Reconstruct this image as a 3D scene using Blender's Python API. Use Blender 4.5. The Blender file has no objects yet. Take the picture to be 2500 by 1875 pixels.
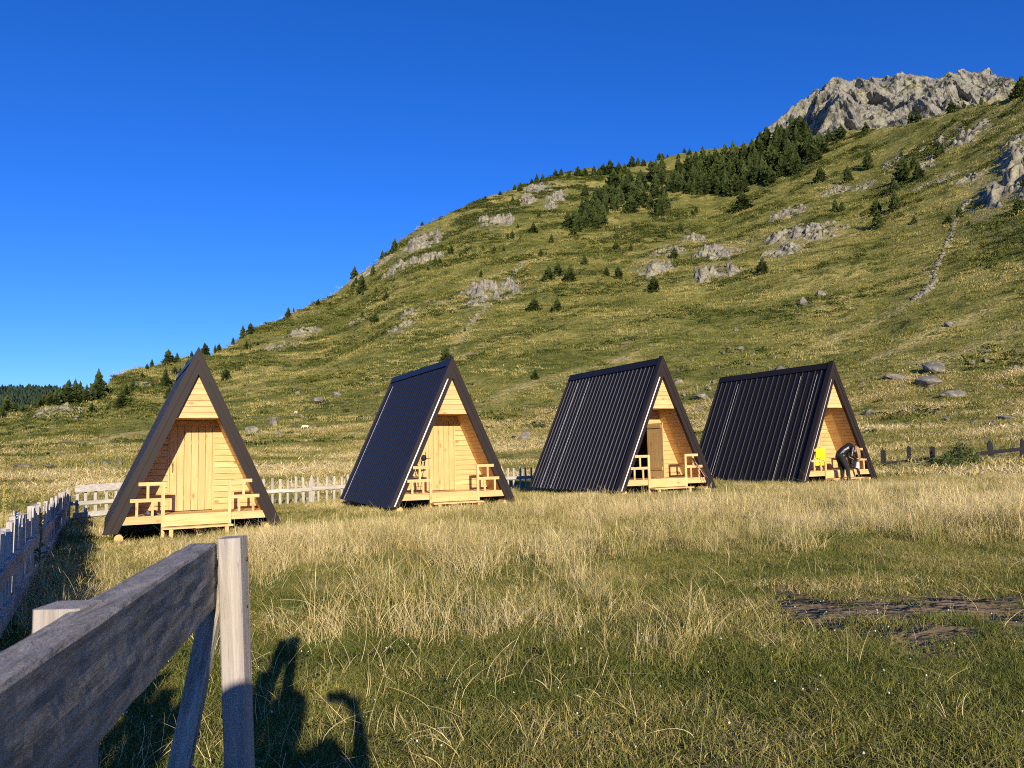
import bpy, math, random
import numpy as np
from mathutils import Vector, Matrix

random.seed(7)
RNG = np.random.default_rng(11)
scn = bpy.context.scene
COL = scn.collection

# ------------------------------------------------------------------ camera
F_PX, PITCH, ROLL = 1880.0, 0.0883, -0.0228          # for a 2500 x 1875 picture
EYE = np.array([0.0, 0.0, 1.6])
_c, _s = math.cos(PITCH), math.sin(PITCH)
_X = np.array([1.0, 0, 0]); _F = np.array([0, _c, _s]); _U = np.array([0, -_s, _c])
cr, sr = math.cos(ROLL), math.sin(ROLL)
CR = cr * _X + sr * _U
CU = cr * _U - sr * _X
cam_d = bpy.data.cameras.new('camera')
cam = bpy.data.objects.new('camera', cam_d); COL.objects.link(cam)
M = Matrix((( CR[0], CU[0], -_F[0], EYE[0]), (CR[1], CU[1], -_F[1], EYE[1]),
            (CR[2], CU[2], -_F[2], EYE[2]), (0, 0, 0, 1)))
cam.matrix_world = M
cam_d.sensor_width = 36.0
cam_d.lens = 36.0 * F_PX / 2500.0
cam_d.clip_start = 0.02
cam_d.clip_end = 9000
cam_d.dof.use_dof = True
cam_d.dof.focus_distance = 22.0
cam_d.dof.aperture_fstop = 14.0
scn.camera = cam

# ------------------------------------------------------------------ sky and sun
SUN_AZ, SUN_EL = math.radians(13.4), math.radians(16.2)   # behind the camera, to its right
TO_SUN = np.array([math.sin(SUN_AZ) * math.cos(SUN_EL), -math.cos(SUN_AZ) * math.cos(SUN_EL), math.sin(SUN_EL)])
world = bpy.data.worlds.new('World'); scn.world = world; world.use_nodes = True
wn = world.node_tree; wn.nodes.clear()
sky = wn.nodes.new('ShaderNodeTexSky'); sky.sky_type = 'NISHITA'; sky.sun_disc = False
sky.sun_elevation = SUN_EL; sky.sun_rotation = math.pi - SUN_AZ
sky.altitude = 2200; sky.air_density = 1.0; sky.dust_density = 0.15; sky.ozone_density = 3.0
hs = wn.nodes.new('ShaderNodeHueSaturation'); hs.inputs['Saturation'].default_value = 1.12
bg = wn.nodes.new('ShaderNodeBackground'); bg.inputs['Strength'].default_value = 0.138
wo = wn.nodes.new('ShaderNodeOutputWorld')
tn = wn.nodes.new('ShaderNodeMix'); tn.data_type = 'RGBA'; tn.blend_type = 'MULTIPLY'; tn.inputs[0].default_value = 1.0; tn.inputs[7].default_value = (0.52, 0.61, 1.0, 1)   # the camera's cool white balance
wn.links.new(sky.outputs[0], tn.inputs[6]); wn.links.new(tn.outputs[2], hs.inputs['Color']); wn.links.new(hs.outputs[0], bg.inputs[0]); wn.links.new(bg.outputs[0], wo.inputs[0])
sun_d = bpy.data.lights.new('sun', 'SUN'); sun_d.energy = 5.0; sun_d.angle = math.radians(0.55)
sun_d.color = (1.0, 0.87, 0.68)
sun = bpy.data.objects.new('sun', sun_d); COL.objects.link(sun)
sun.rotation_euler = Vector(tuple(TO_SUN)).to_track_quat('Z', 'Y').to_euler()
scn.view_settings.view_transform = 'Standard'
scn.view_settings.look = 'None'
scn.view_settings.gamma = 1.0
scn.view_settings.exposure = 0.5
scn.cycles.max_bounces = 4; scn.cycles.diffuse_bounces = 3; scn.cycles.glossy_bounces = 2; scn.cycles.transmission_bounces = 2; scn.cycles.transparent_max_bounces = 4
scn.cycles.pixel_filter_type = 'BLACKMAN_HARRIS'; scn.cycles.filter_width = 1.05; scn.cycles.use_denoising = False
scn.cycles.use_adaptive_sampling = True; scn.cycles.adaptive_threshold = 0.02
scn.cycles.caustics_reflective = False; scn.cycles.caustics_refractive = False
scn.view_settings.use_curve_mapping = False

# ------------------------------------------------------------------ noise
def _hash(ix, iy, iz, seed):
    h = (ix.astype(np.int64) * 374761393 + iy.astype(np.int64) * 668265263 + iz.astype(np.int64) * 2147483647 + seed * 974634777) & 0xffffffff
    h = ((h ^ (h >> 13)) * 1274126177) & 0xffffffff
    h = (h ^ (h >> 16)) & 0xffffffff
    return h.astype(np.float64) / 0xffffffff * 2 - 1

def vnoise(x, y, z=None, seed=0):
    x = np.asarray(x, float); y = np.asarray(y, float)
    z = np.zeros_like(x) if z is None else np.asarray(z, float)
    ix, iy, iz = np.floor(x), np.floor(y), np.floor(z)
    fx, fy, fz = x - ix, y - iy, z - iz
    fx = fx * fx * fx * (fx * (fx * 6 - 15) + 10); fy = fy * fy * fy * (fy * (fy * 6 - 15) + 10); fz = fz * fz * fz * (fz * (fz * 6 - 15) + 10)
    r = 0
    for a in (0, 1):
        for b in (0, 1):
            for c in (0, 1):
                w = (fx if a else 1 - fx) * (fy if b else 1 - fy) * (fz if c else 1 - fz)
                r = r + w * _hash(ix + a, iy + b, iz + c, seed)
    return r

def fbm(x, y, z=None, oct=4, seed=0, ridged=False):
    s = 0; a = 0.5; f = 1.0
    for k in range(oct):
        n = vnoise(x * f, y * f, None if z is None else z * f, seed + k * 17)
        if ridged: n = 1 - 2 * np.abs(n)
        s = s + a * n; a *= 0.5; f *= 2.03
    return s

def sstep(x, a, b):
    t = np.clip((x - a) / (b - a), 0, 1)
    return t * t * (3 - 2 * t)

# ------------------------------------------------------------------ picture -> world
def pix_dir(u, v):
    d = _F + (u - 1250) / F_PX * CR + (937.5 - v) / F_PX * CU
    return d
def pix_az(u, v):
    d = pix_dir(u, v); return math.atan2(d[0], d[1])
def pix_tan(u, v):
    d = pix_dir(u, v); return d[2] / math.hypot(d[0], d[1])

# ------------------------------------------------------------------ terrain heights
NEAR = np.array([(0, 0, 0), (0, 6, 0), (4, 5, 0), (-4, 4, 0), (0, -8, 0), (6, 10, .02), (-3, 10, -.06), (-7.35, 18, -.2), (-1.7, 22, .02), (4.8, 24.4, .17), (11.5, 27.3, .25),
                 (-7.7, 29.5, -.2), (.5, 33.7, -.12), (-15, 26, -.4), (20, 41, .32), (28, 42, .45), (18, 22, .10), (-20, 30, -.45), (-9, 10, -.15), (8, 36, .25)])
def _tps(d):
    return np.where(d > 1e-9, d * d * np.log(np.maximum(d, 1e-9)), 0)
_n = len(NEAR); _A = np.zeros((_n + 3, _n + 3))
_D = np.hypot(NEAR[:, None, 0] - NEAR[None, :, 0], NEAR[:, None, 1] - NEAR[None, :, 1])
_A[:_n, :_n] = _tps(_D) + np.eye(_n) * 2.0
_A[:_n, _n] = 1; _A[:_n, _n + 1:] = NEAR[:, :2]; _A[_n, :_n] = 1; _A[_n + 1:, :_n] = NEAR[:, :2].T
_W = np.linalg.solve(_A, np.concatenate([NEAR[:, 2], [0, 0, 0]]))
def near_z(x, y):
    x = np.clip(np.asarray(x, float), -24, 32); y = np.clip(np.asarray(y, float), -10, 46)
    r = _W[_n] + _W[_n + 1] * x + _W[_n + 2] * y
    for k in range(_n):
        r = r + _W[k] * _tps(np.hypot(x - NEAR[k, 0], y - NEAR[k, 1]))
    return r

SKY = [(-200,1034),(0,1021),(60,1008),(113,996),(145,987),(230,976),(250,962),(265,945),(277,926),(339,899),(452,870),(508,859),(565,838),(633,802),(700,771),(791,729),(859,688),(904,648),(972,586),
       (1017,556),(1085,525),(1153,492),(1220,470),(1277,448),(1356,426),(1424,413),(1503,405),(1582,390),(1661,373),(1740,367),(1808,358),(1900,342),(2020,324),(2113,320),(2215,297),(2328,267),(2500,226),(2700,180)]
RAD = [(-200,230),(0,230),(145,230),(230,240),(265,275),(339,300),(452,340),(565,400),(700,470),(859,540),(1017,600),(1220,660),(1503,740),(1740,770),(2020,640),(2215,560),(2500,480),(2700,440)]
MID = [(-200,1128),(0,1122),(300,1118),(700,1092),(1250,1068),(1700,1048),(2300,1000),(2500,982),(2700,965)]
_us = np.linspace(-200, 2700, 400)
_sv = np.interp(_us, *zip(*SKY)); _sr = np.interp(_us, *zip(*RAD)); _mv = np.interp(_us, *zip(*MID))
T_AZ = np.array([pix_az(u, v) for u, v in zip(_us, _sv)])
T_R = _sr
T_ZR = np.array([1.6 + pix_tan(u, v) * r for u, v, r in zip(_us, _sv, _sr)])
T_Z1 = np.array([1.6 + pix_tan(u, v) * 120 for u, v in zip(_us, _mv)])
def _base(x, y, r, az):
    a = np.clip(az, T_AZ[0], T_AZ[-1])
    R = np.interp(a, T_AZ, T_R); zR = np.interp(a, T_AZ, T_ZR); z1 = np.interp(a, T_AZ, T_Z1)
    k = r / np.maximum(np.hypot(x, y), 1e-6)
    nz = near_z(x * k, y * k)
    w = np.clip((r - 36) / 84, 0, 1) ** 1.25
    z = nz * (1 - w) + z1 * w
    t = np.clip((r - 120) / (R - 120), 0, None); tt = np.minimum(t, 1)
    c = 0.32
    hill = z1 + (zR - z1) * ((1 - c) * tt + c * tt * tt)
    over = np.maximum(r - R, 0)
    hill = hill - over * over / (over + 60) * 0.55
    z = np.where(r > 120, hill, z)
    fade = 1 - sstep(np.abs(az), 1.0, 1.9)
    return nz * (1 - fade) + z * fade, R
def height(x, y, detail=True):
    x = np.asarray(x, float); y = np.asarray(y, float)
    r = np.hypot(x, y); az = np.arctan2(x, y)
    z0, R = _base(x, y, r, az)
    d = np.clip((r - 60) * 0.3, 0, 22) * (1 - sstep(r / R, 0.6, 0.85))
    za, _ = _base(x, y, np.maximum(r - d, 0.1), az); zb, _ = _base(x, y, r + d, az)
    z = (z0 + za + zb) / 3
    if detail:
        w1 = sstep(r, 70, 220)
        z = z + w1 * (3.2 * fbm(x / 70, y / 70, oct=2, seed=3) + 2.0 * fbm(x / 22, y / 22, oct=3, seed=5))
        w2 = sstep(r, 36, 90)
        z = z + w2 * (0.55 * fbm(x / 6.5, y / 6.5, oct=3, seed=9))
        z = z + 0.05 * fbm(x / 1.3, y / 1.3, oct=3, seed=21) * (1 - sstep(r, 60, 120)) * sstep(r, 1, 4)
    return z

def ray_ground(u, v):
    d = pix_dir(u, v); h = math.hypot(d[0], d[1]); az = math.atan2(d[0], d[1]); tn = d[2] / h
    R = float(np.interp(np.clip(az, T_AZ[0], T_AZ[-1]), T_AZ, T_R))
    rs = np.exp(np.linspace(math.log(2.0), math.log(R * 1.0), 900))
    xs, ys = rs * math.sin(az), rs * math.cos(az)
    hz = height(xs, ys); ray = 1.6 + tn * rs
    below = np.nonzero(ray <= hz)[0]
    i = below[0] if len(below) else len(rs) - 1
    return float(xs[i]), float(ys[i]), float(hz[i]), float(rs[i])

# ------------------------------------------------------------------ object helpers
class MB:
    def __init__(s): s.v = []; s.f = []; s.n = 0
    def add(s, vs, fs):
        o = s.n; s.v.extend([tuple(map(float, p)) for p in vs]); s.f.extend([tuple(i + o for i in f) for f in fs]); s.n += len(vs)
    def box(s, x0, x1, y0, y1, z0, z1):
        s.add([(x0,y0,z0),(x1,y0,z0),(x1,y1,z0),(x0,y1,z0),(x0,y0,z1),(x1,y0,z1),(x1,y1,z1),(x0,y1,z1)],
              [(3,2,1,0),(4,5,6,7),(0,1,5,4),(1,2,6,5),(2,3,7,6),(3,0,4,7)])
    def prism(s, poly, y0, y1):                     # poly in xz, extruded along y
        n = len(poly)
        vs = [(p[0], y0, p[1]) for p in poly] + [(p[0], y1, p[1]) for p in poly]
        s.add(vs, [tuple(range(n)), tuple(range(2 * n - 1, n - 1, -1))] + [((i + 1) % n, i, i + n, (i + 1) % n + n) for i in range(n)])
    def hull(s, bot, top):                          # two quads of four points
        s.add(list(bot) + list(top), [(3,2,1,0),(4,5,6,7),(0,1,5,4),(1,2,6,5),(2,3,7,6),(3,0,4,7)])
    def bar(s, p0, p1, w, h, up=(0, 0, 1), w1=None, h1=None):
        p0 = Vector(p0); p1 = Vector(p1); d = (p1 - p0).normalized(); up = Vector(up)
        if abs(d.dot(up)) > 0.98: up = Vector((0, 1, 0))
        a = d.cross(up).normalized(); b = a.cross(d).normalized()
        w1 = w if w1 is None else w1; h1 = h if h1 is None else h1
        q = lambda p, w, h: [p - a*w/2 - b*h/2, p + a*w/2 - b*h/2, p + a*w/2 + b*h/2, p - a*w/2 + b*h/2]
        A = q(p0, w, h); B = q(p1, w1, h1)
        s.add([tuple(x) for x in A + B], [(3,2,1,0),(4,5,6,7),(0,1,5,4),(1,2,6,5),(2,3,7,6),(3,0,4,7)])
    def tube(s, pts, rad, n=8, caps=True):
        pts = [Vector(p) for p in pts]; rings = []
        rad = rad if hasattr(rad, '__len__') else [rad] * len(pts)
        o = s.n; vs = []; fs = []
        for i, p in enumerate(pts):
            d = (pts[min(i + 1, len(pts) - 1)] - pts[max(i - 1, 0)]).normalized()
            u = Vector((0, 0, 1)) if abs(d.z) < 0.9 else Vector((1, 0, 0))
            a = d.cross(u).normalized(); b = d.cross(a)
            for k in range(n):
                t = 2 * math.pi * k / n
                vs.append(tuple(p + (a * math.cos(t) + b * math.sin(t)) * rad[i]))
        for i in range(len(pts) - 1):
            for k in range(n):
                fs.append((i*n + k, i*n + (k+1) % n, (i+1)*n + (k+1) % n, (i+1)*n + k))
        if caps:
            fs.append(tuple(range(n - 1, -1, -1))); fs.append(tuple(range((len(pts)-1)*n, len(pts)*n)))
        s.add(vs, fs)
    def capsule(s, p0, r0, p1, r1, n=12, flat=None):
        p0 = Vector(p0); p1 = Vector(p1); d = p1 - p0
        if d.length < 1e-6: d = Vector((0, 0, 1e-4))
        dn = d.normalized(); pts = []; rr = []
        for k in range(4):
            t = math.pi / 2 * (k / 4 - 1); pts.append(p0 + dn * r0 * math.sin(t)); rr.append(max(r0 * math.cos(t), r0 * 0.05))
        pts.append(p0); rr.append(r0); pts.append(p1); rr.append(r1)
        for k in range(1, 5):
            t = math.pi / 2 * k / 4; pts.append(p1 + dn * r1 * math.sin(t)); rr.append(max(r1 * math.cos(t), r1 * 0.05))
        s.tube(pts, rr, n)
    def mesh(s, name):
        m = bpy.data.meshes.new(name); m.from_pydata(s.v, [], s.f); m.update(); return m
    def build(s, name, mat, parent=None, smooth=False):
        return link(name, s.mesh(name), mat, parent, smooth)

def link(name, mesh, mat=None, parent=None, smooth=False):
    o = bpy.data.objects.new(name, mesh); COL.objects.link(o)
    if mat is not None and mesh is not None:
        mesh.materials.clear()
        for m_ in (mat if isinstance(mat, (list, tuple)) else [mat]): mesh.materials.append(m_)
    if smooth: mesh.shade_smooth()
    if parent is not None: o.parent = parent
    return o
def np_mesh(name, verts, faces, smooth=False):
    verts = np.ascontiguousarray(verts, dtype=np.float32); faces = np.ascontiguousarray(faces, dtype=np.int32)
    m = bpy.data.meshes.new(name); k = faces.shape[1]
    m.vertices.add(len(verts)); m.vertices.foreach_set('co', verts.ravel())
    m.loops.add(faces.size); m.loops.foreach_set('vertex_index', faces.ravel())
    m.polygons.add(len(faces)); m.polygons.foreach_set('loop_start', np.arange(0, faces.size, k, dtype=np.int32))
    m.update(calc_edges=True)
    if smooth: m.shade_smooth()
    return m
def tag(o, label=None, cat=None, group=None, kind=None):
    if label: o['label'] = label
    if cat: o['category'] = cat
    if group: o['group'] = group
    if kind: o['kind'] = kind
    return o
def empty(name, loc, rz=0.0, label=None, cat=None, group=None):
    o = bpy.data.objects.new(name, None); COL.objects.link(o); o.location = loc; o.rotation_euler = (0, 0, rz)
    o.empty_display_size = 0.2
    return tag(o, label, cat, group)

# ------------------------------------------------------------------ materials
class NT:
    def __init__(s, name):
        s.m = bpy.data.materials.new(name); s.m.use_nodes = True; s.t = s.m.node_tree; s.t.nodes.clear()
        s.out = s.t.nodes.new('ShaderNodeOutputMaterial')
    def n(s, typ, ins=None, **props):
        nd = s.t.nodes.new('ShaderNode' + typ)
        for k, v in props.items(): setattr(nd, k, v)
        for k, v in (ins or {}).items(): s.set(nd.inputs[k], v)
        return nd
    def set(s, sock, v):
        if hasattr(v, 'is_output'): s.t.links.new(v, sock)
        elif isinstance(v, (tuple, list)) and len(v) == 3 and sock.type == 'RGBA': sock.default_value = (*v, 1)
        else: sock.default_value = v
    def coord(s, scale=(1, 1, 1), kind='Object', rand=False, loc=None, rot=(0, 0, 0)):
        c = s.n('TexCoord').outputs[kind]
        if rand:
            r = s.n('ObjectInfo').outputs['Random']
            v = s.n('CombineXYZ', {0: s.math('MULTIPLY', r, 37.0), 1: s.math('MULTIPLY', r, 91.0), 2: s.math('MULTIPLY', r, 53.0)}).outputs[0]
            c = s.n('VectorMath', {0: c, 1: v}, operation='ADD').outputs[0]
        return s.n('Mapping', {'Vector': c, 'Scale': scale, 'Rotation': rot}).outputs[0]
    def math(s, op, a, b=0.0, clamp=False):
        return s.n('Math', {0: a, 1: b}, operation=op, use_clamp=clamp).outputs[0]
    def noise(s, vec, scale, detail=4, rough=0.55, dist=0.0):
        return s.n('TexNoise', {'Vector': vec, 'Scale': scale, 'Detail': detail, 'Roughness': rough, 'Distortion': dist}).outputs['Fac']
    def ramp(s, fac, stops, interp='LINEAR'):
        nd = s.n('ValToRGB', {0: fac}); cr_ = nd.color_ramp; cr_.interpolation = interp
        while len(cr_.elements) < len(stops): cr_.elements.new(0.5)
        for e, (p, c) in zip(cr_.elements, stops):
            e.position = p; e.color = (*c, 1) if len(c) == 3 else c
        return nd.outputs[0]
    def step(s, fac, a, b):
        return s.n('MapRange', {0: fac, 1: a, 2: b, 3: 0.0, 4: 1.0}, interpolation_type='SMOOTHSTEP').outputs[0]
    def mix(s, fac, a, b, mode='MIX'):
        nd = s.n('Mix', data_type='RGBA', blend_type=mode)
        s.set(nd.inputs[0], fac); s.set(nd.inputs[6], a); s.set(nd.inputs[7], b); return nd.outputs[2]
    def bump(s, h, strength=0.3, dist=0.05):
        return s.n('Bump', {'Height': h, 'Strength': strength, 'Distance': dist}).outputs[0]
    def done(s, col, rough=0.8, normal=None, metal=0.0, spec=0.3, coat=0.0):
        b = s.n('BsdfPrincipled', {'Base Color': col, 'Roughness': rough, 'Metallic': metal, 'Specular IOR Level': spec, 'Coat Weight': coat})
        if normal is not None: s.set(b.inputs['Normal'], normal)
        s.t.links.new(b.outputs[0], s.out.inputs[0]); return s.m
g1 = lambda v: (v, v, v)

def pine_wood(name, axis, tone=1.0):
    t = NT(name)
    sc = [9.0, 9.0, 9.0]; sc[axis] = 0.9
    vec = t.coord(tuple(sc), rand=True)
    n1 = t.noise(vec, 1.6, 5, 0.6, 0.4); n2 = t.noise(vec, 7.0, 3, 0.6)
    col = t.ramp(n1, [(0.25, (0.50 * tone, 0.30 * tone, 0.11 * tone)), (0.5, (0.66 * tone, 0.45 * tone, 0.195 * tone)), (0.8, (0.75 * tone, 0.55 * tone, 0.275 * tone))])
    col = t.mix(t.math('MULTIPLY', n2, 0.22), col, (0.48 * tone, 0.27 * tone, 0.085 * tone))
    ks = [5.0, 5.0, 5.0]; ks[axis] = 2.6
    kv = t.coord(tuple(ks), rand=True)
    vor = t.n('TexVoronoi', {'Vector': kv, 'Scale': 1.0, 'Randomness': 1.0})
    dist = vor.outputs['Distance']
    sel = t.step(t.n('SeparateColor', {0: vor.outputs['Color']}).outputs[0], 0.45, 0.5)
    k = t.math('MULTIPLY', t.math('SUBTRACT', 1.0, t.step(dist, 0.10, 0.19)), sel)
    col = t.mix(k, col, (0.17 * tone, 0.080 * tone, 0.028 * tone))
    halo = t.math('MULTIPLY', t.math('SUBTRACT', 1.0, t.step(dist, 0.12, 0.36)), t.math('MULTIPLY', sel, 0.45))
    col = t.mix(halo, col, (0.56 * tone, 0.31 * tone, 0.09 * tone))
    rnd = t.n('ObjectInfo').outputs['Random']
    col = t.mix(t.math('MULTIPLY', rnd, 0.5), col, (0.52 * tone, 0.32 * tone, 0.125 * tone))
    return t.done(col, 0.62, t.bump(n1, 0.12, 0.01), spec=0.25)
PINE = [pine_wood('pine_wood_x', 0), pine_wood('pine_wood_y', 1), pine_wood('pine_wood_z', 2)]
PINE_PALE = [pine_wood('pale_pine_x', 0, 1.06), pine_wood('pale_pine_y', 1, 1.06), pine_wood('pale_pine_z', 2, 1.06)]

def grey_wood(name, axis, lo=(0.20, 0.19, 0.175), hi=(0.64, 0.59, 0.52), freq=14.0, bump=0.5, stretch=0.06):
    t = NT(name)
    sc = [freq] * 3; sc[axis] = freq * stretch
    vec = t.coord(tuple(sc), rand=True)
    n1 = t.noise(vec, 1.0, 6, 0.65, 0.6); n2 = t.noise(vec, 4.0, 4, 0.7)
    big = t.noise(t.coord((1, 1, 1), rand=True), 3.0, 3)
    col = t.ramp(n1, [(0.28, lo), (0.5, tuple((a + b) / 2 for a, b in zip(lo, hi))), (0.72, hi)])
    col = t.mix(t.step(big, 0.45, 0.75), col, tuple(0.55 * h for h in hi))
    cr_ = t.math('SUBTRACT', 1.0, t.step(n2, 0.28, 0.4))
    col = t.mix(t.math('MULTIPLY', cr_, 0.7), col, tuple(0.3 * l for l in lo))
    rnd = t.n('ObjectInfo').outputs['Random']
    col = t.mix(t.math('MULTIPLY', rnd, 0.35), col, tuple(0.5 * h for h in hi))
    hgt = t.math('ADD', n1, t.math('MULTIPLY', n2, 0.5))
    return t.done(col, 0.85, t.bump(hgt, bump, 0.012), spec=0.2)
GREY = [grey_wood('grey_wood_x', 0), grey_wood('grey_wood_y', 1), grey_wood('grey_wood_z', 2)]
BEAM = grey_wood('rough_beam_wood', 0, (0.10, 0.085, 0.066), (0.62, 0.56, 0.46), 34.0, 1.0, 0.12)
SHADEWOOD = [grey_wood('shade_painted_wood_%s' % 'xyz'[i], i, (0.008, 0.008, 0.010), (0.030, 0.030, 0.036), 12.0, 0.3) for i in range(3)]  # near-black tone: shade on the right fence painted into the wood

def plain(name, col, rough=0.6, spec=0.3, metal=0.0, var=0.15, scale=8.0, bump=0.0, coat=0.0):
    t = NT(name); n = t.noise(t.coord(rand=True), scale, 4, 0.6)
    c = t.mix(n, tuple(x * (1 - var) for x in col), tuple(min(1, x * (1 + var)) for x in col))
    return t.done(c, rough, t.bump(n, bump, 0.02) if bump else None, metal, spec, coat)
def roof_metal(name, col, rough):
    t = NT(name); n = t.noise(t.coord((1, 1, 1), rand=True), 2.5, 5, 0.6); n2 = t.noise(t.coord((1, 1, 1), rand=True), 30.0, 3)
    c = t.mix(n, tuple(x * 0.82 for x in col), tuple(x * 1.2 for x in col))
    c = t.mix(t.math('MULTIPLY', t.step(n2, 0.62, 0.8), 0.25), c, (0.10, 0.09, 0.08))
    r = t.math('ADD', rough - 0.06, t.math('MULTIPLY', n, 0.14))
    return t.done(c, r, t.bump(n, 0.05, 0.02), 0.0, 0.14)
ROOF = roof_metal('dark_roof_metal', (0.017, 0.0145, 0.0145), 0.42)
TRIM = roof_metal('brown_trim_metal', (0.026, 0.0195, 0.0175), 0.48)
GLINT = plain('painted_glint', (0.78, 0.78, 0.80), 0.35, 0.5, 0.0, 0.05)  # pale colour standing in for highlights on the roof metal
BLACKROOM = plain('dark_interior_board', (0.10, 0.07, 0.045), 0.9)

# ------------------------------------------------------------------ ground
def meadow_material():
    t = NT('mountain_meadow')
    P = t.n('NewGeometry').outputs['Position']
    def nz(s, det=4, rough=0.55, dist=0.0): return t.noise(P, s, det, rough, dist)
    big = nz(0.012, 3); mid = nz(0.06, 4, 0.6, 0.5); sml = nz(0.35, 4, 0.62, 0.4); tiny = nz(1.6, 4, 0.65); fine = nz(7.0, 3, 0.7)
    v = t.math('ADD', t.math('MULTIPLY', big, 0.30), t.math('ADD', t.math('MULTIPLY', mid, 0.30), t.math('ADD', t.math('MULTIPLY', sml, 0.25), t.math('MULTIPLY', tiny, 0.22))))
    col = t.ramp(v, [(0.40, (0.068, 0.090, 0.018)), (0.48, (0.135, 0.143, 0.031)), (0.56, (0.215, 0.198, 0.053)), (0.63, (0.36, 0.30, 0.095)), (0.72, (0.56, 0.45, 0.19))])
    # distance from the camera place decides lush field near, drier open slope beyond
    ln = t.n('VectorMath', {0: P}, operation='LENGTH').outputs['Value']
    near = t.math('SUBTRACT', 1.0, t.step(ln, 26.0, 40.0))
    ncol = t.ramp(t.math('ADD', t.math('MULTIPLY', sml, 0.5), t.math('MULTIPLY', fine, 0.5)), [(0.35, (0.045, 0.042, 0.014)), (0.5, (0.085, 0.085, 0.025)), (0.65, (0.16, 0.13, 0.05))])
    # dry straw apron round the cabins and behind the fences
    straw = t.math('MULTIPLY', t.step(ln, 24.0, 38.0), t.math('SUBTRACT', 1.0, t.step(ln, 75.0, 170.0)))
    straw = t.math('MULTIPLY', straw, t.step(t.math('ADD', t.math('MULTIPLY', mid, .5), t.math('MULTIPLY', sml, .5)), 0.40, 0.58))
    col = t.mix(t.math('MULTIPLY', straw, 0.75), col, (0.44, 0.34, 0.135))
    col = t.mix(near, col, ncol)
    # juniper-dark patches and bare earth on the slope
    far = t.step(ln, 90.0, 180.0)
    jn = t.math('MULTIPLY', t.step(nz(0.11, 4, 0.7, 0.8), 0.58, 0.66), far)
    col = t.mix(t.math('MULTIPLY', jn, 0.7), col, (0.040, 0.058, 0.018))
    so = t.math('MULTIPLY', t.step(nz(0.045, 5, 0.7, 0.6), 0.64, 0.72), far)
    col = t.mix(t.math('MULTIPLY', so, 0.7), col, (0.24, 0.17, 0.095))
    scr = t.n('Attribute', attribute_name='scree').outputs['Fac']; trk = t.n('Attribute', attribute_name='track').outputs['Fac']
    gr = t.math('MULTIPLY', scr, t.step(t.math('ADD', t.math('MULTIPLY', tiny, .5), t.math('MULTIPLY', sml, .5)), 0.38, 0.56))
    col = t.mix(t.math('MULTIPLY', gr, 0.85), col, t.mix(fine, (0.17, 0.135, 0.09), (0.40, 0.34, 0.24)))
    col = t.mix(t.math('MULTIPLY', t.math('MULTIPLY', trk, t.step(tiny, 0.3, 0.6)), 0.75), col, (0.56, 0.44, 0.20))
    # bare trodden soil in the near field
    d1 = t.n('VectorMath', {0: P, 1: (3.75, 7.5, 0.0)}, operation='DISTANCE').outputs['Value']
    d2 = t.n('VectorMath', {0: P, 1: (1.0, 4.3, 0.0)}, operation='DISTANCE').outputs['Value']
    d3 = t.n('VectorMath', {0: P, 1: (3.0, 6.1, 0.0)}, operation='DISTANCE').outputs['Value']
    rag = t.math('MULTIPLY', t.math('SUBTRACT', nz(1.3, 4), 0.5), 2.2)
    soil = t.math('SUBTRACT', 1.0, t.step(t.math('ADD', d1, rag), 0.5, 1.9))
    soil = t.math('MAXIMUM', soil, t.math('SUBTRACT', 1.0, t.step(t.math('ADD', d2, rag), 0.1, 0.6)))
    soil = t.math('MAXIMUM', soil, t.math('SUBTRACT', 1.0, t.step(t.math('ADD', d3, rag), 0.1, 0.8)))
    col = t.mix(soil, col, t.mix(fine, (0.12, 0.083, 0.050), (0.27, 0.20, 0.125)))
    h = t.math('ADD', t.math('MULTIPLY', sml, 1.0), t.math('ADD', t.math('MULTIPLY', tiny, 0.35), t.math('MULTIPLY', fine, 0.06)))
    return t.done(col, 0.95, t.bump(h, 0.9, 1.1), spec=0.05)
MEADOW = meadow_material()

def build_ground():
    az = np.concatenate([np.linspace(-math.pi, -0.70, 70)[:-1], np.linspace(-0.70, 0.70, 760), np.linspace(0.70, math.pi, 70)[1:]])
    rr = np.concatenate([[0.4], np.exp(np.linspace(math.log(1.0), math.log(960.0), 430))])
    A, Rr = np.meshgrid(az, rr)
    X, Y = Rr * np.sin(A), Rr * np.cos(A)
    Z = height(X.ravel(), Y.ravel()).reshape(X.shape)
    # far from view the sheet settles to a low plain that runs to the horizon
    V = np.stack([X, Y, Z], -1).reshape(-1, 3)
    nr, na = X.shape
    i = np.arange(nr - 1)[:, None] * na + np.arange(na - 1)[None, :]
    Fc = np.stack([i, i + 1, i + na + 1, i + na], -1).reshape(-1, 4)[:, ::-1]
    m = np_mesh('ground', V, Fc, True)
    o = link('ground', m, MEADOW); tag(o, kind='structure')
    mb = MB(); n = 48
    mb.add([(6500 * math.cos(2*math.pi*k/n), 6500 * math.sin(2*math.pi*k/n), -60) for k in range(n)], [tuple(range(n))])
    tag(mb.build('plain', MEADOW), kind='structure')
build_ground()

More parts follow.
